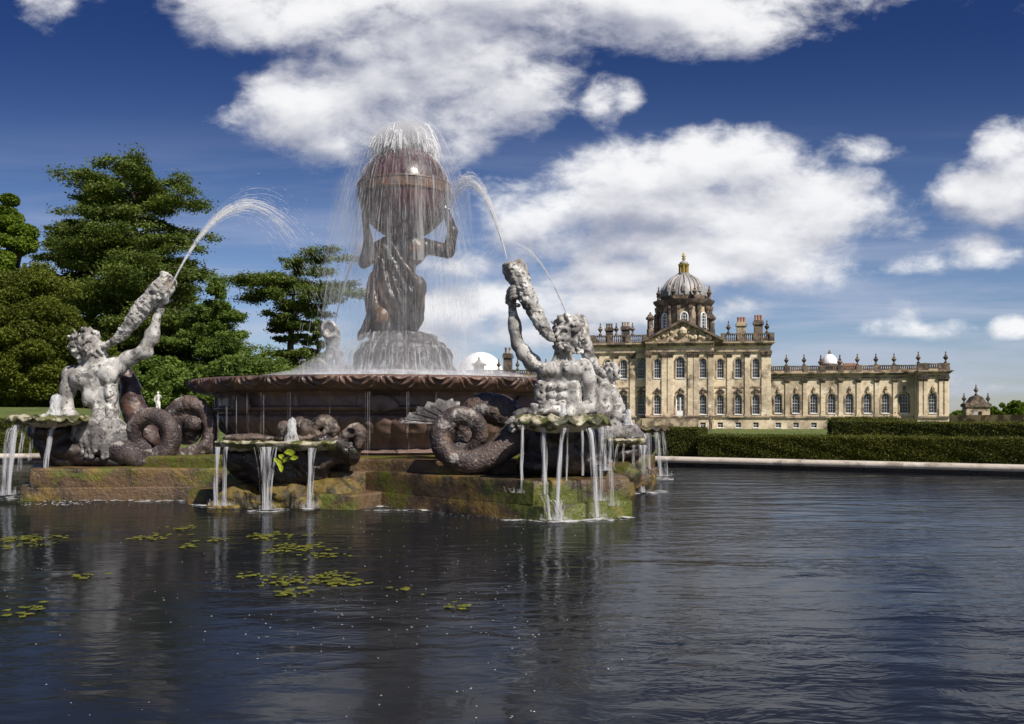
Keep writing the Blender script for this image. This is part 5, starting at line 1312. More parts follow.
H3 = thing('shell_horn', 'knobbly grey shell horn of the statue hidden behind the nearest one', 'horn', P(584, 330, 17.8), 'shell horns of the statues')
g = Fig(17.8); g.chain([(604, 375, 0, 3.5), (597, 369, 0, 4.6), (590, 358, 0, 5.6), (585, 345, 0, 6.6), (581, 333, 0, 7.6), (578, 322, 0, 8.6)], 1.5, ridge=.14); g.s.build('spiral_horn', 'old_stone', H3, h=.018, nz=.026, nf=12, nz2=.014)
# --- farthest statue, behind the bowl
T = thing('triton_statue', 'sea god statue mostly hidden behind the bowl, only raised arm and head showing', 'statue', P(328, 440, 20.4), 'sea god statues round the bowl')
f = Fig(20.4)
f.ell((326, 392, 0), (12, 14, 9), 5); f.ell((328, 410, 0), (11, 16, 9), 5); f.ell((328, 430, 0), (16, 14, 12), 4); f.cap((334, 384, 0), (340, 366, 0), 5, 4.2, 3); f.cap((340, 366, 0), (336, 348, -2), 4.2, 3, 2); f.ell((335, 344, -2), (3.4, 4.5, 3), 1.5)
f.cap((316, 384, 0), (310, 400, 0), 5, 4, 3); f.ell((322, 368, 0), (7, 8, 7), 2); f.curls((322, 367, 0), (7.4, 8, 7.4), 36, 1.9, 43); f.cap((324, 378, 0), (323, 372, 0), 4.4, 4, 2)
f.s.build('body', 'old_stone_dark', T, h=.026, nz=.018, nf=9, nz2=.006)
H4 = thing('shell_horn', 'round mouthed grey shell horn raised behind the left part of the bowl', 'horn', P(331, 332, 20.3), 'shell horns of the statues')
g = Fig(20.3); g.chain([(326, 366, 6, 3), (329, 354, 5, 4.4), (332, 344, 3, 6), (332, 335, 0, 7.5), (330.5, 331, -3, 8.2)], 1.5, ridge=.1); g.ell((330, 330, -7), (8.4, 9.4, 3.4), 1.2); g.ell((330.5, 330, -11), (6.0, 7.0, 7), .8, 'sub')
g.s.build('spiral_horn', 'old_stone', H4, h=.02, nz=.014, nf=12, nz2=.01)

# --- figure carrying the globe
A = thing('atlas_statue', 'dark wet stone figure of a bent giant in drapery carrying the globe on its shoulders', 'statue', P(398, 336, 15.9))
f = Fig(15.9)
f.ell((402, 252, 0), (25, 16, 16), 6); f.ell((397, 271, 1), (18, 17, 13), 6); f.ell((401, 290, 1), (20, 16, 14), 6); f.ell((386, 262, -7), (7, 14, 7), 2.5, rot=-.1); f.ell((409, 266, -7), (7, 14, 7), 2.5, rot=.2)
f.ell((389, 250, -10), (11, 12, 7), 3, rot=.2); f.ell((414, 250, -10), (12, 12, 7), 3, rot=-.2); f.cap((400, 240, -15), (408, 275, -12), 1.6, 1.6, 2.5, 'sub')
f.ell((404, 240, -4), (8, 7, 8), 3)
# arms bent up to hold the globe
f.cap((424, 246, 0), (447, 252, -4), 8, 6.8, 4); f.ell((436, 249, -3), (9, 6.6, 7), 3); f.cap((449, 252, -4), (453, 233, -6), 6.4, 5.4, 2.5); f.cap((453, 233, -6), (449, 219, -9), 5.2, 3.8, 2); f.ell((447, 215, -9), (4.2, 5.2, 3.6), 2)
for i in range(4): f.chain([(445 + i * 1.6, 212, -11, 1.5), (442 + i * 1.6, 208, -12 + i, 1.4), (440 + i * 1.7, 203.5, -11 + i, 1.2)], .7)
f.chain([(444, 216, -12, 1.6), (440, 214, -14, 1.4), (437, 211, -14, 1.2)], .7)
f.cap((380, 247, 0), (366, 262, -5), 7.4, 6.2, 4); f.ell((364, 265, -5), (4.4, 4.6, 4.8), 2); f.cap((366, 262, -5), (370, 243, -9), 5.8, 4.8, 2.5); f.cap((370, 243, -9), (368, 228, -12), 4.6, 3.6, 2); f.ell((368, 223, -12), (4, 5, 3.6), 2)
for i in range(4): f.chain([(365 + i * 1.6, 220, -13, 1.5), (366 + i * 1.6, 215, -14, 1.4), (368 + i * 1.6, 211, -14, 1.2)], .7)
f.chain([(371, 224, -14, 1.6), (374, 221, -16, 1.4), (376, 217, -16, 1.2)], .7)
# legs under the cloth, knee forward at the left
f.cap((388, 300, -2), (384, 318, -12), 13, 9, 6); f.cap((384, 318, -12), (376, 336, 4), 9, 7, 4); f.cap((408, 296, 0), (414, 318, 2), 14, 9, 6); f.cap((414, 318, 2), (408, 336, 2), 9, 7, 4)
f.ell((418, 288, -2), (9, 12, 9), 4); f.ell((384, 322, -10), (7.5, 12, 6), 2.5, rot=.1)
f.ell((374, 336, -6), (7, 3.4, 9), 2); f.ell((408, 337, -6), (6, 3.4, 9), 2)
f.s.build('body', 'atlas_stone', A, h=.016, nz=.010, nf=8, nz2=.004)
g = Fig(15.9); rs = np.random.default_rng(9)
folds = [((390, 242, -16), (406, 268, -16), (420, 290, -12), (416, 322, -8)), ((385, 245, -15), (398, 272, -16), (408, 296, -15), (411, 326, -10)),
         ((380, 268, -15), (384, 292, -16), (392, 310, -17), (410, 328, -12)), ((377, 272, -12), (376, 294, -13), (380, 312, -15), (392, 330, -12)),
         ((373, 276, -7), (370, 300, -8), (372, 318, -9), (366, 336, -8)), ((392, 268, -16), (398, 292, -18), (405, 312, -16), (412, 332, -10)),
         ((384, 262, -16), (388, 286, -18), (396, 306, -18), (402, 332, -12)),
         ((374, 296, -4), (372, 312, -2), (366, 326, 0), (360, 338, 0))]
for fd in folds: g.chain([(*a, r) for a, r in zip(fd, (2.6, 3.6, 3.8, 3.0))], 2.2, sub=6)
g.ell((396, 292, 2), (19, 20, 14), 5); g.ell((396, 316, 2), (21, 20, 15), 5); g.ell((420, 300, 2), (5, 20, 8), 3)
g.cap((378, 268, -13), (382, 250, -14), 3, 2, 2); g.ell((385, 322, -15), (5, 11, 4), 2, 'sub')
g.s.build('drapery', 'atlas_stone', A, h=.018, nz=.016, nf=8, nz2=.006)
# ------------------------------------------------------------------ moving water
def water_mat(name, lo, hi, st, sc=1.0, amount=.8, white=.86, det=4):
    m, b, o = new_mat(name); nt = m.node_tree
    nt.nodes.remove(b)
    f = noise(scaled(o, *st), sc, det, .6).smooth(lo, hi) * amount
    d = nt.nodes.new('ShaderNodeBsdfDiffuse'); d.inputs[0].default_value = (white, white, white * 1.02, 1)
    t2 = nt.nodes.new('ShaderNodeBsdfTranslucent'); t2.inputs[0].default_value = (white, white, white * 1.02, 1)
    a = nt.nodes.new('ShaderNodeMixShader'); a.inputs[0].default_value = .5
    E.nt.links.new(d.outputs[0], a.inputs[1]); E.nt.links.new(t2.outputs[0], a.inputs[2])
    tr = nt.nodes.new('ShaderNodeBsdfTransparent'); mx = nt.nodes.new('ShaderNodeMixShader')
    link(f, mx.inputs[0]); E.nt.links.new(tr.outputs[0], mx.inputs[1]); E.nt.links.new(a.outputs[0], mx.inputs[2])
    E.nt.links.new(mx.outputs[0], nt.nodes['Material Output'].inputs[0]); M[name] = m
water_mat('falling_water', .36, .66, (20, 20, 1.6), 1, .27, .9)
water_mat('thin_water', .38, .66, (22, 22, 3.0), 1, .20, .9)
water_mat('jet_water', .25, .60, (7, 7, 7), 1, .24, .95)
water_mat('gush_water', .15, .55, (12, 12, 6), 1, .60, .97)
water_mat('veil_water', .53, .68, (11, 11, .40), 1, .36)
water_mat('mist_water', .38, .80, (3.0, 3.0, .8), 1, .13)
water_mat('pool_foam', .44, .60, (6, 6, 6), 1, .85, det=6)
water_mat('spout_water', .25, .62, (26, 26, 9), 1, .85, .9)
water_mat('spray_mist', .30, .72, (4, 4, 1.2), 1, .42, .9)
rw = np.random.default_rng(77)

class Strands:
    """many thin three sided tubes, gathered into one mesh"""
    def __init__(s): s.V, s.F, s.n = [], [], 0
    def add(s, pts, rad):
        p = np.asarray(pts, float); m_ = len(p); rad = np.broadcast_to(rad, m_)
        t = np.gradient(p, axis=0); t /= np.linalg.norm(t, axis=1)[:, None] + 1e-9
        u = np.cross(t, (0.31, 1, .17)); u /= np.linalg.norm(u, axis=1)[:, None] + 1e-9; w = np.cross(t, u)
        a = np.array([0, 2.094, 4.189])
        V_ = p[:, None] + (u[:, None] * np.cos(a)[None, :, None] + w[:, None] * np.sin(a)[None, :, None]) * rad[:, None, None]
        i = np.arange(m_ - 1)[:, None] * 3 + np.arange(3)[None]; j = np.arange(m_ - 1)[:, None] * 3 + (np.arange(3)[None] + 1) % 3
        s.F.append(np.stack([i, j, j + 3, i + 3], -1).reshape(-1, 4) + s.n); s.V.append(V_.reshape(-1, 3)); s.n += m_ * 3
    def build(s, name, mat, parent): return np_mesh(name, np.concatenate(s.V), np.concatenate(s.F), mat, parent)
def stuff(name, label, cat, loc):
    t = thing(name, label, cat, loc); return t

# jets from the horns
def jet(label, S0, A, n=34, spread=.045, tail=1.35, rad=.0075, seed=1, droplets=160):
    n = int(n * 1.9); droplets *= 3; tail *= .80; rad *= .8; spread *= .85
    rs = np.random.default_rng(seed); S0, A = np.array(S0), np.array(A)
    t = thing('water_jet', label, 'water jet', tuple(S0), 'water jets from the shell horns')
    dz_ = A[2] - S0[2]; vz = sqrt(2 * 9.8 * dz_); ta = vz / 9.8; v = np.array([(A[0] - S0[0]) / ta, (A[1] - S0[1]) / ta, vz])
    s = Strands()
    for i in range(n):
        vv = v * (1 + rs.normal() * spread * .6) + rs.normal(size=3) * spread * 2.1
        te = ta * (tail + rs.uniform(-.35, .45)); ts = np.linspace(0, te, 26)
        p = S0 + vv * ts[:, None] + np.array([0, 0, -4.9]) * (ts ** 2)[:, None]
        s.add(p, rad * (.55 + .5 * ts / te) * rs.uniform(.5, 1.2))
    ts = np.linspace(0, ta * .9, 18); s.add(S0 + v * ts[:, None] + np.array([0, 0, -4.9]) * (ts ** 2)[:, None], np.linspace(.022, .008, 18))
    s.build('stream', 'jet_water', t)
    d = Strands()
    for i in range(droplets):
        vv = v * (1 + rs.normal() * spread) + rs.normal(size=3) * spread * 3.2; t0 = ta * rs.uniform(.7, 2.0)
        ts = t0 + np.array([0, .008, .016]); d.add(S0 + vv * ts[:, None] + np.array([0, 0, -4.9]) * (ts ** 2)[:, None], rs.uniform(.002, .0045))
    o_ = d.build('droplets', 'jet_water', t); o_['kind'] = 'stuff'
jet('water jet arching high to the right from the horn of the left statue', P(172, 284, 13.35), P(252, 204, 14.0), 44, .05, 1.5, seed=1)
jet('water jet rising from the horn of the nearest statue back towards the globe', P(507, 259, 11.25), P(466, 182, 12.2), 40, .05, 1.5, seed=2)
jet('faint water jet falling behind the head of the nearest statue', P(568, 318, 17.8), P(512, 242, 17.0), 14, .02, 1.0, .008, seed=3, droplets=40)
jet('faint water jet rising left of the globe from the horn behind the bowl', P(334, 328, 20.3), P(366, 244, 18.3), 16, .03, 1.25, .010, seed=4, droplets=60)

# plumes, sheets and drops round the globe
g3 = np.array(gc); R_ = GRAD
PL_ = thing('water_plume', 'white crown of water bubbling up from the top of the globe', 'water plume', (gc.x, gc.y, gc.z + R_))
s = Strands()
for k in range(16):
    a0 = 2 * pi * k / 12 + rw.uniform(-.2, .2); r0 = rw.uniform(.15, .44); up = sqrt(2 * 9.8 * (.52 - r0 * .30) * rw.uniform(.7, 1.08))
    for i in range(90):
        a = a0 + rw.normal() * .5; c_ = g3 + np.array([cos(a0) * r0, sin(a0) * r0, sqrt(R_ * R_ - r0 * r0) - .02])
        vz = up * rw.uniform(.25, 1.0) ** .7; vh = rw.uniform(.05, .75); ts = np.linspace(0, 2 * vz / 9.8 * rw.uniform(.7, 1.12), 10)
        p = c_ + rw.normal(size=3) * .022 + np.array([cos(a) * vh, sin(a) * vh, vz]) * ts[:, None] + np.array([0, 0, -4.9]) * (ts ** 2)[:, None]
        s.add(p, rw.uniform(.004, .015))
s.build('plume', 'gush_water', PL_)
GF = thing('globe_waterfall', 'white water sheeting down over the globe and the figure below it in thin streaks', 'waterfall', (gc.x, gc.y, gc.z))
s = Strands()
for i in range(150):              # running over the stone, then dropping free
    a = rw.uniform(0, 2 * pi); th0 = rw.uniform(.1, 1.0); th = np.linspace(th0, pi / 2, 12)
    rr = R_ + .012 + .02 * (th > 1.42); p = np.stack([gc.x + rr * np.sin(th) * cos(a), gc.y + rr * np.sin(th) * sin(a), gc.z + rr * np.cos(th)], 1)
    zl = rw.uniform(1.6, 2.6) if rw.random() < .12 else rw.uniform(.3, 1.25); z = np.linspace(0, 1, 12)[1:]
    off = rw.uniform(.01, .05); q = np.stack([p[-1, 0] + cos(a) * off * z, p[-1, 1] + sin(a) * off * z, p[-1, 2] - zl * z ** 1.2], 1)
    s.add(np.concatenate([p, q]), rw.uniform(.003, .009) * np.linspace(1, .5, 23))
s.build('running_streaks', 'thin_water', GF)
s = Strands()
for i in range(420):              # thrown clear of the globe
    a = rw.uniform(0, 2 * pi); vz = rw.uniform(1.6, 3.0); vh = rw.uniform(.95, 1.35) * (1.12 if cos(a) < 0 else .95)
    te = (vz + sqrt(vz * vz + 2 * 9.8 * rw.uniform(1.0, 4.0))) / 9.8; ts = np.linspace(0, te, 26)
    p = g3 + np.array([0, 0, R_]) + np.array([cos(a) * vh, sin(a) * vh, vz]) * ts[:, None] + np.array([0, 0, -4.9]) * (ts ** 2)[:, None]
    s.add(p, rw.uniform(.0015, .0055))
s.build('flying_streaks', 'thin_water', GF)
s = Strands()
for i in range(3600):
    a = rw.uniform(0, 2 * pi); vz = rw.uniform(1.2, 3.2); vh = rw.uniform(.6, 1.6); t0 = rw.uniform(.1, 1.25); ts = t0 + np.array([0, .008, .016])
    p = g3 + np.array([0, 0, R_]) + np.array([cos(a) * vh, sin(a) * vh, vz]) * ts[:, None] + np.array([0, 0, -4.9]) * (ts ** 2)[:, None]
    s.add(p, rw.uniform(.001, .0035))
o_ = s.build('spray', 'jet_water', GF); o_['kind'] = 'stuff'
def veil(name, prof, mat, parent, c_=(gc.x, gc.y), n=96, wob=.04, seed=0, squash=None):
    v, f = [], []
    for j, (r, z) in enumerate(prof):
        for i in range(n):
            a = 2 * pi * i / n; w_ = 1 + wob * mnoise.noise(Vector((cos(a) * 2.5, sin(a) * 2.5, seed + z * .4))) + wob * .5 * mnoise.noise(Vector((cos(a) * 9, sin(a) * 9, seed)))
            x = r * w_ * cos(a); x = x * (squash if squash and x < 0 else 1)
            v.append((c_[0] + x, c_[1] + r * w_ * sin(a), z))
    for j in range(len(prof) - 1):
        for i in range(n): k = (i + 1) % n; f.append((j * n + i, j * n + k, (j + 1) * n + k, (j + 1) * n + i))
    return MB().add(v, f).build(name, mat, parent, smooth=True)
veil('curtain', [(R_ + .03, gc.z + .17), (R_ + .045, gc.z - .1), (R_ + .05, gc.z - .5), (R_ + .05, gc.z - 1.0), (R_ + .04, gc.z - 1.3)], 'veil_water', GF, seed=3)
veil('curtain', [(.35, gc.z + R_ + .42), (.62, gc.z + R_ + .30), (.92, gc.z + R_ * .55), (1.08, gc.z), (1.18, gc.z - 1.0), (1.24, gc.z - 2.0), (1.28, gc.z - 3.2)], 'mist_water', GF, seed=5, wob=.12, squash=1.15)
PC = P(400, 374, 15.9)
PF = thing('pedestal_waterfall', 'white water tumbling down the rocky steps under the globe bearer into the bowl', 'waterfall', (PC.x, PC.y, 1.7))
tiers = [(.58, 2.66), (.68, 2.60), (.80, 2.46), (.88, 2.34), (.94, 2.20), (1.00, 2.0), (1.04, 1.72)]
veil('curtain', tiers, 'veil_water', PF, (PC.x + .02, PC.y), 120, .06, 9)
veil('mist', [(1.12, 1.98), (1.22, 1.90), (1.36, 1.82), (1.5, 1.72)], 'spray_mist', PF, (PC.x, PC.y), 90, .15, 15, 1.1)
veil('mist', [(1.3, 1.95), (1.8, 1.84), (2.4, 1.72)], 'spray_mist', PF, (PC.x, PC.y), 90, .15, 25)
s = Strands()
for i in range(420):
    a = rw.uniform(0, 2 * pi); k = rw.integers(0, 3); r0, z0 = ((.62, 2.64), (.92, 2.40), (1.10, 2.05))[k]; z1 = (2.36, 2.0, 1.72)[k] if rw.random() < .6 else 1.72
    vh = rw.uniform(.1, .8); te = sqrt(2 * (z0 - z1) / 9.8); ts = np.linspace(0, te, 8)
    d = np.array([cos(a), sin(a), 0]); p = np.array([PC.x, PC.y, 0]) + d * (r0 * rw.uniform(.95, 1.1) + vh * ts)[:, None] + np.array([0, 0, 1.]) * (z0 - 4.9 * ts ** 2)[:, None]
    s.add(p, rw.uniform(.003, .014))
s.build('falling_streaks', 'falling_water', PF)
s = Strands()
for i in range(3000):
    a = rw.uniform(0, 2 * pi); r0 = rw.uniform(.9, 2.6); h_ = rw.random() ** 2 * .35 * (1.4 if r0 < 1.8 else .5); c_ = np.array([PC.x + r0 * cos(a), PC.y + r0 * sin(a) * .95, 1.73]); ts = np.linspace(0, 1, 4)
    d = rw.normal(size=2) * .05; s.add(c_ + np.stack([d[0] * ts, d[1] * ts, h_ * ts * (1.6 - .6 * ts)], 1), rw.uniform(.002, .007))
o_ = s.build('splashes', 'thin_water', PF); o_['kind'] = 'stuff'

# fine mist hanging in the air round the globe, the plume and the pedestal
def mist(name, label, prof, c_, dens):
    m_ = bpy.data.materials.new(name); m_.use_nodes = True; nt = m_.node_tree; nt.nodes.remove(nt.nodes['Principled BSDF'])
    v_ = nt.nodes.new('ShaderNodeVolumePrincipled'); v_.inputs['Color'].default_value = (.97, .97, 1, 1); v_.inputs['Density'].default_value = dens; v_.inputs['Anisotropy'].default_value = .1
    nt.links.new(v_.outputs[0], nt.nodes['Material Output'].inputs['Volume'])
    o_ = MB().lathe(prof, c_, 40).build(name, m_, None, smooth=True, origin=(c_[0], c_[1], prof[0][1])); tag(o_, label, 'mist', kind='stuff')
zt_ = gc.z + R_
mist('water_mist', 'soft white mist of spray hanging around the globe and figure', [(1.25, 1.9), (1.36, 2.4), (1.34, 3.4), (1.26, 4.4), (1.14, 5.1), (.92, 5.7), (.68, 6.15), (.40, 6.4), (.05, 6.45)], (gc.x - .08, gc.y), .085)
mist('water_mist', 'dense white mist in the bubbling crown on top of the globe', [(.10, zt_ - .16), (.40, zt_ - .1), (.55, zt_ + .05), (.52, zt_ + .22), (.38, zt_ + .36), (.18, zt_ + .44), (.02, zt_ + .45)], (gc.x, gc.y), 4.0)
mist('water_mist', 'low white mist lying over the water in the great bowl', [(2.9, 1.75), (2.5, 1.86), (1.9, 1.98), (1.5, 2.2), (1.2, 2.5), (.7, 2.62), (.1, 2.64)], (PC.x, PC.y), .26)
# falls from the shell basins:  (x top, y top, x bottom, y bottom, distance, width px, filaments, strength)
def fall(label, rows, loc):
    t = thing('basin_waterfall', label, 'waterfall', loc, 'water falling from the shell basins')
    for i, (x0, y0, x1, y1, Y, wpx, nf, mat) in enumerate(rows):
        s = Strands(); e = Y / FPX
        a, b_ = np.array(P(x0, y0, Y)), np.array(P(x1, y1, Y)); b_[2] = max(b_[2], .0)
        for k in range(int(nf * 1.7 + 4)):
            o0 = np.clip(rw.normal() * .27, -.8, .8) * wpx * e; fr = np.linspace(0, 1, 16); jit = rw.normal() * .35
            narrow = 1 - .55 * np.sin(fr * pi * .55) if wpx > 5 else np.ones(16)
            x = a[0] + (b_[0] - a[0]) * np.sqrt(fr) + o0 * narrow + .006 * np.sin(fr * rw.uniform(5, 14) + rw.uniform(0, 6))
            y = a[1] - .10 * np.sqrt(fr) + (rw.random() - .5) * .06; z = a[2] + (b_[2] - a[2]) * fr
            s.add(np.stack([x, np.broadcast_to(y, 16), z], 1), rw.uniform(.003, .011) * (1 if mat == 'falling_water' else .8))
        s.build('strand', mat, t)
        if mat == 'falling_water' or wpx > 3:           # splash where it lands
            s = Strands()
            for k in range(60):
                c_ = b_ + np.array([rw.normal() * .06, rw.normal() * .05 - .05, 0]); hgt = abs(rw.normal()) * .045; d = rw.normal(size=2) * .02; ts = np.linspace(0, 1, 3)
                s.add(c_ + np.stack([d[0] * ts, d[1] * ts, hgt * ts], 1), rw.uniform(.003, .010))
            o_ = s.build('splash', 'thin_water', t); o_['kind'] = 'stuff'
FW, TW = 'falling_water', 'thin_water'
fall('strands of water falling from the big mossy shell basin in front of the nearest statue',
     [(523, 425, 521, 492, 10.45, 2, 5, FW), (543, 427, 544, 493, 10.4, 4, 9, FW), (565, 428, 556, 519, 10.3, 4, 12, FW), (589, 428, 596, 516, 10.4, 4, 12, FW), (582, 428, 582, 475, 10.45, 2, 3, TW), (568, 428, 566, 480, 10.4, 2, 4, TW),
      (602, 427, 600, 500, 10.5, 5, 8, TW), (609, 426, 610, 505, 10.6, 4, 8, TW), (604, 428, 604, 470, 10.55, 7, 6, TW), (545, 494, 549, 519, 10.2, 9, 12, TW), (556, 500, 560, 519, 10.2, 14, 16, TW)], P(563, 421, 10.4))
fall('strands of water falling from the pale shell basin of the left statue',
     [(17, 425, 13, 494, 12.7, 8, 22, FW), (12, 428, 6, 495, 12.7, 8, 16, TW), (27, 426, 24, 470, 12.75, 3, 4, TW), (34, 426, 33, 460, 12.8, 2, 3, TW), (55, 426, 49, 475, 12.85, 3, 9, FW), (48, 475, 40, 496, 12.8, 12, 14, TW)], P(30, 424, 12.8))
fall('strands of water falling from the flat basin between the two front statues',
     [(218, 447, 218, 505, 11.3, 4, 10, FW), (226, 447, 226, 505, 11.3, 3, 7, FW), (266, 447, 268, 509, 11.3, 15, 22, FW), (313, 448, 311, 507, 11.3, 5, 10, TW), (310, 448, 311, 507, 11.25, 3, 4, FW)], P(265, 447, 11.3))
fall('strands of water falling from the flat basin right of the nearest statue',
     [(645, 445, 642, 492, 14.0, 5, 12, FW), (640, 445, 641, 491, 14.0, 4, 8, FW), (618, 444, 613, 480, 14.05, 2, 4, TW), (624, 444, 622, 478, 14.05, 2, 4, TW), (602, 444, 598, 490, 14.0, 9, 12, TW), (634, 445, 633, 488, 14.0, 4, 6, TW)], P(640, 444, 14.0))
fall('strands of water falling from the farthest right basin in front of the clipped hedge',
     [(655, 432, 659, 476, 16.85, 5, 10, FW), (647, 433, 648, 470, 16.8, 7, 10, FW), (661, 430, 665, 476, 16.95, 4, 6, TW), (639, 433, 640, 470, 16.8, 4, 6, TW)], P(652, 431, 16.8))
# thin drips from the bowl edge
t = thing('bowl_drips', 'thin threads of water dripping from the edge of the great bowl', 'waterfall', (BX, CY - BR, 1.5))
for px in (212, 218, 236, 261, 263, 367, 369, 407, 436, 474, 480, 330, 289, 247, 226):
    k = (px - 512) / FPX; r0 = BR * .985; qb = -2 * (k * BX + CY); qa = 1 + k * k; qc = BX * BX + CY * CY - r0 * r0; dsc_ = qb * qb - 4 * qa * qc
    if dsc_ < 0: continue
    Y = (-qb - sqrt(dsc_)) / (2 * qa); s = Strands()
    for i in range(3): x = k * Y + rw.normal() * .012; s.add([(x, Y, 1.54), (x, Y, 1.2), (x + .004, Y - .01, .9), (x, Y - .01, .63)], rw.uniform(.002, .0045))
    s.build('thread', 'thin_water', t)
# the spouts that bubble up in each basin
def gush(label, px, py, Y, rx, rz, lean=0):
    e = Y / FPX; c_ = P(px, py, Y); t = thing('water_spout', label, 'water spout', c_, 'spouts in the shell basins'); n_ = 20; v, f = [], []
    rows = np.linspace(-.15, 1, 14)
    for j, q in enumerate(rows):
        r = rx * e * (.95 * max(1 - max(q, 0) ** 9, .0) ** .5 + (.5 * (1 - (q + .15) / .4) if q < .25 else 0)) * (.8 - .12 * q)
        for i in range(n_):
            a = 2 * pi * i / n_; k = 1 + .45 * mnoise.noise(Vector((cos(a) * 2.0, sin(a) * 2.0, q * 3 + px)))
            v.append((c_.x + lean * e * q + r * k * cos(a), c_.y + r * k * sin(a), c_.z - rz * e * .7 + 2 * rz * e * q * (1 + .1 * mnoise.noise(Vector((cos(a) * 3, sin(a) * 3, px))))))
    for j in range(13):
        for i in range(n_): k = (i + 1) % n_; f.append((j * n_ + i, j * n_ + k, (j + 1) * n_ + k, (j + 1) * n_ + i))
    MB().add(v, f).build('bubbling_water', 'spout_water', t, smooth=True)
gush('short white spout in the mossy shell basin of the nearest statue', 563, 411, 10.75, 3.4, 6)
gush('broad white spout over the flat basin between the front statues', 292, 432, 11.6, 6.5, 11)
gush('pale fan of water in the shell basin of the left statue', 54, 407, 13.0, 7, 10, 3)
gush('white spout over the flat basin right of the nearest statue', 628, 418, 14.4, 4, 7)
# foam on the pond where the water lands
fo = thing('pool_foam', 'white foam and splash patches on the pond where the falls land', 'foam', (CX, CY - 5, 0)); fo['kind'] = 'stuff'
mb = MB()
def foam(px, py, rx, ry, n=20):
    d = CAM_H * FPX / (py - HOR); c_ = ((px - 512) / FPX * d, d); e = d / FPX; rim_ = []
    for i in range(n):
        a = 2 * pi * i / n; k = 1 + .35 * mnoise.noise(Vector((cos(a) * 2 + px, sin(a) * 2, py * .1))); rim_.append((c_[0] + rx * e * k * cos(a), c_[1] + ry * e * k * sin(a), .010))
    mb.add([(c_[0], c_[1], .022)] + rim_, [(0, 1 + i, 1 + (i + 1) % n) for i in range(n)])
for q_ in ((556, 521, 26, 22), (598, 519, 28, 22), (575, 521, 40, 16), (620, 518, 16, 12), (222, 507, 18, 20), (208, 505, 16, 14), (268, 511, 20, 18), (250, 508, 20, 10), (311, 509, 12, 12), (12, 498, 22, 34), (38, 498, 20, 14),
           (642, 493, 16, 20), (660, 492, 10, 12), (660, 479, 14, 20), (648, 476, 14, 14), (520, 521, 24, 5), (120, 501, 60, 5), (170, 502, 40, 5), (420, 511, 60, 5), (370, 507, 40, 6)): foam(*q_)
mb.build('foam_patches', 'pool_foam', fo)
s = Strands()
for i in range(420):       # fine upward splashes along the foot of the plinth
    px = rw.uniform(330, 545); py = 505 + (px - 350) * .082 + rw.uniform(-2, 3); d = CAM_H * FPX / (py - HOR); x = (px - 512) / FPX * d; hh = abs(rw.normal()) * .035
    s.add([(x, d - .04, .004), (x + rw.normal() * .006, d - .05, hh * .6), (x + rw.normal() * .012, d - .06, hh)], rw.uniform(.0015, .0035))
s.build('splash_line', 'thin_water', fo)
# floating weed and specks
def weed(label, px, py, rx, ry, n, seed):
    rs = np.random.default_rng(seed); d = CAM_H * FPX / (py - HOR); c_ = np.array([(px - 512) / FPX * d, d]); e = d / FPX
    RX, RY = rx * e, ry * e * d / CAM_H; mb = MB()
    for i in range(n):
        x, y = c_[0] + rs.normal() * RX * .5, c_[1] + rs.normal() * RY * .5; r = rs.uniform(.012, .045) * (d / 8) ** .3; k = 9; ph = rs.uniform(0, 6)
        z = .006 + .003 * (i % 5)
        mb.add([(x, y, z + .006)] + [(x + r * rs.uniform(.6, 1.1) * cos(ph + 2 * pi * j / k), y + r * rs.uniform(.6, 1.1) * sin(ph + 2 * pi * j / k), z + rs.uniform(-.002, .006)) for j in range(k)], [(0, 1 + j, 1 + (j + 1) % k) for j in range(k)])
    o_ = mb.build('floating_weed', 'weed', None, origin=(c_[0], c_[1], 0)); tag(o_, label, 'water weed', 'patches of floating weed')
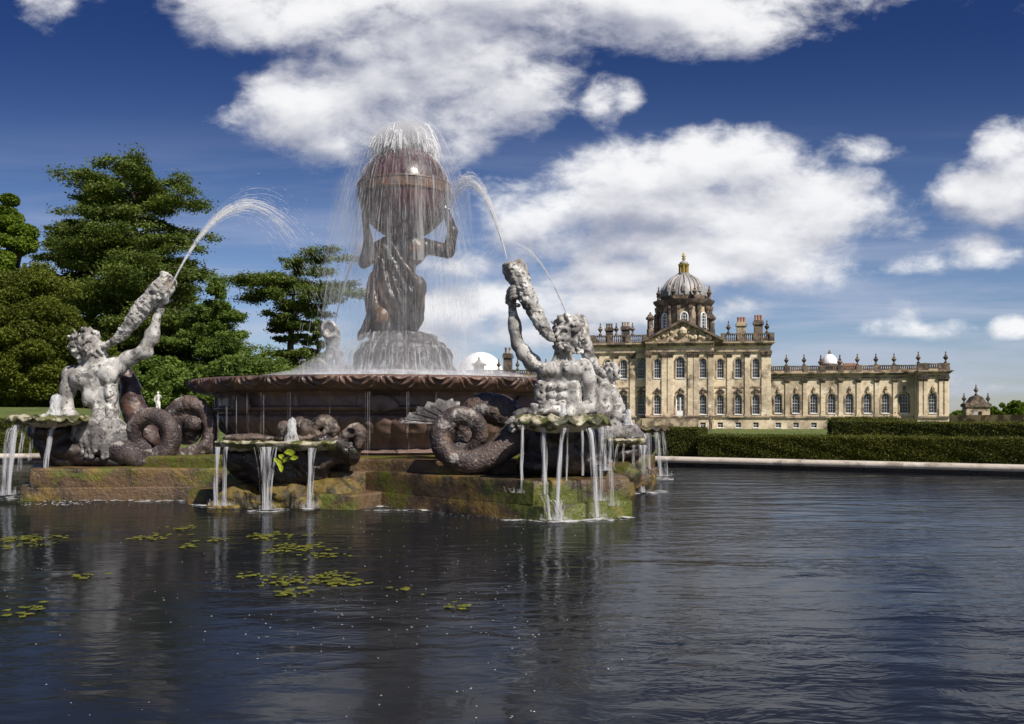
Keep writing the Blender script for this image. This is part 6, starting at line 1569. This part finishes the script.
for i, (px, py, rx, ry, n, lb) in enumerate([
    (28, 539, 34, 4, 70, 'long patch of yellow green weed at the left edge of the pond'), (30, 546, 22, 3, 22, 'thin strip of weed just under the long left patch'),
    (154, 538, 18, 3, 26, 'narrow weed patch left of the middle, below the left plinth'), (178, 529, 16, 3, 18, 'faint weed strip nearest the plinth'),
    (187, 547, 10, 2.4, 12, 'small weed tuft right of the narrow patch'), (214, 541, 11, 3, 14, 'small pair of weed tufts under the first falling strand'),
    (81, 578, 13, 3, 14, 'single bright weed tuft alone at the left'), (270, 537, 24, 4, 46, 'weed patch right below the middle falling stream'),
    (296, 549, 32, 5, 60, 'olive weed raft trailing right from the middle patch'), (322, 556, 22, 3, 24, 'thin tail end of the olive weed raft'),
    (290, 583, 24, 5, 34, 'loose weed cluster in the centre left of the pond'), (325, 577, 26, 4, 34, 'weed cluster right of the centre with bright tips'),
    (343, 584, 26, 4, 30, 'broad leafed weed cluster, rightmost of the yellow ones'), (294, 594, 20, 4, 24, 'lowest bright weed tuft of the centre cluster'), (255, 577, 18, 3, 14, 'sparse brownish weed left of the centre cluster'),
    (32, 610, 16, 8, 16, 'dull sunken weed near the lower left of the pond'), (455, 608, 20, 6, 9, 'dull olive weed patch alone right of all the others'), (405, 592, 14, 5, 9, 'very sparse weed between the centre cluster and the lone right patch')]):
    weed(lb, px, py, rx * 1.15, ry * .95, int(n * 1.0), 100 + i)
sp_ = MB(); rs = np.random.default_rng(31)
for i in range(360):
    px = np.clip(rs.normal(430, 90), -10, 700) if rs.random() < .55 else rs.uniform(0, 560); py = rs.uniform(506, 640) if rs.random() < .85 else rs.uniform(640, 720)
    d = CAM_H * FPX / (py - HOR); x = (px - 512) / FPX * d; r = rs.uniform(.0015, .0048) * (d / 6) ** .5
    sp_.add([(x + r * cos(a), d + r * sin(a) * 1.4, .008) for a in np.linspace(0, 5, 6)], [(0, 1, 2, 3, 4, 5)])
for i in range(110):
    px = rs.normal(62, 22); py = rs.uniform(499, 506); d = CAM_H * FPX / (py - HOR); x = (px - 512) / FPX * d; r = rs.uniform(.006, .014)
    sp_.add([(x + r * cos(a), d + r * sin(a) * 2, .008) for a in np.linspace(0, 5, 6)], [(0, 1, 2, 3, 4, 5)])
o_ = sp_.build('floating_specks', 'white_cover', None, origin=(0, 8, 0)); tag(o_, 'scattered tiny white specks floating on the dark pond water', 'specks', kind='stuff')
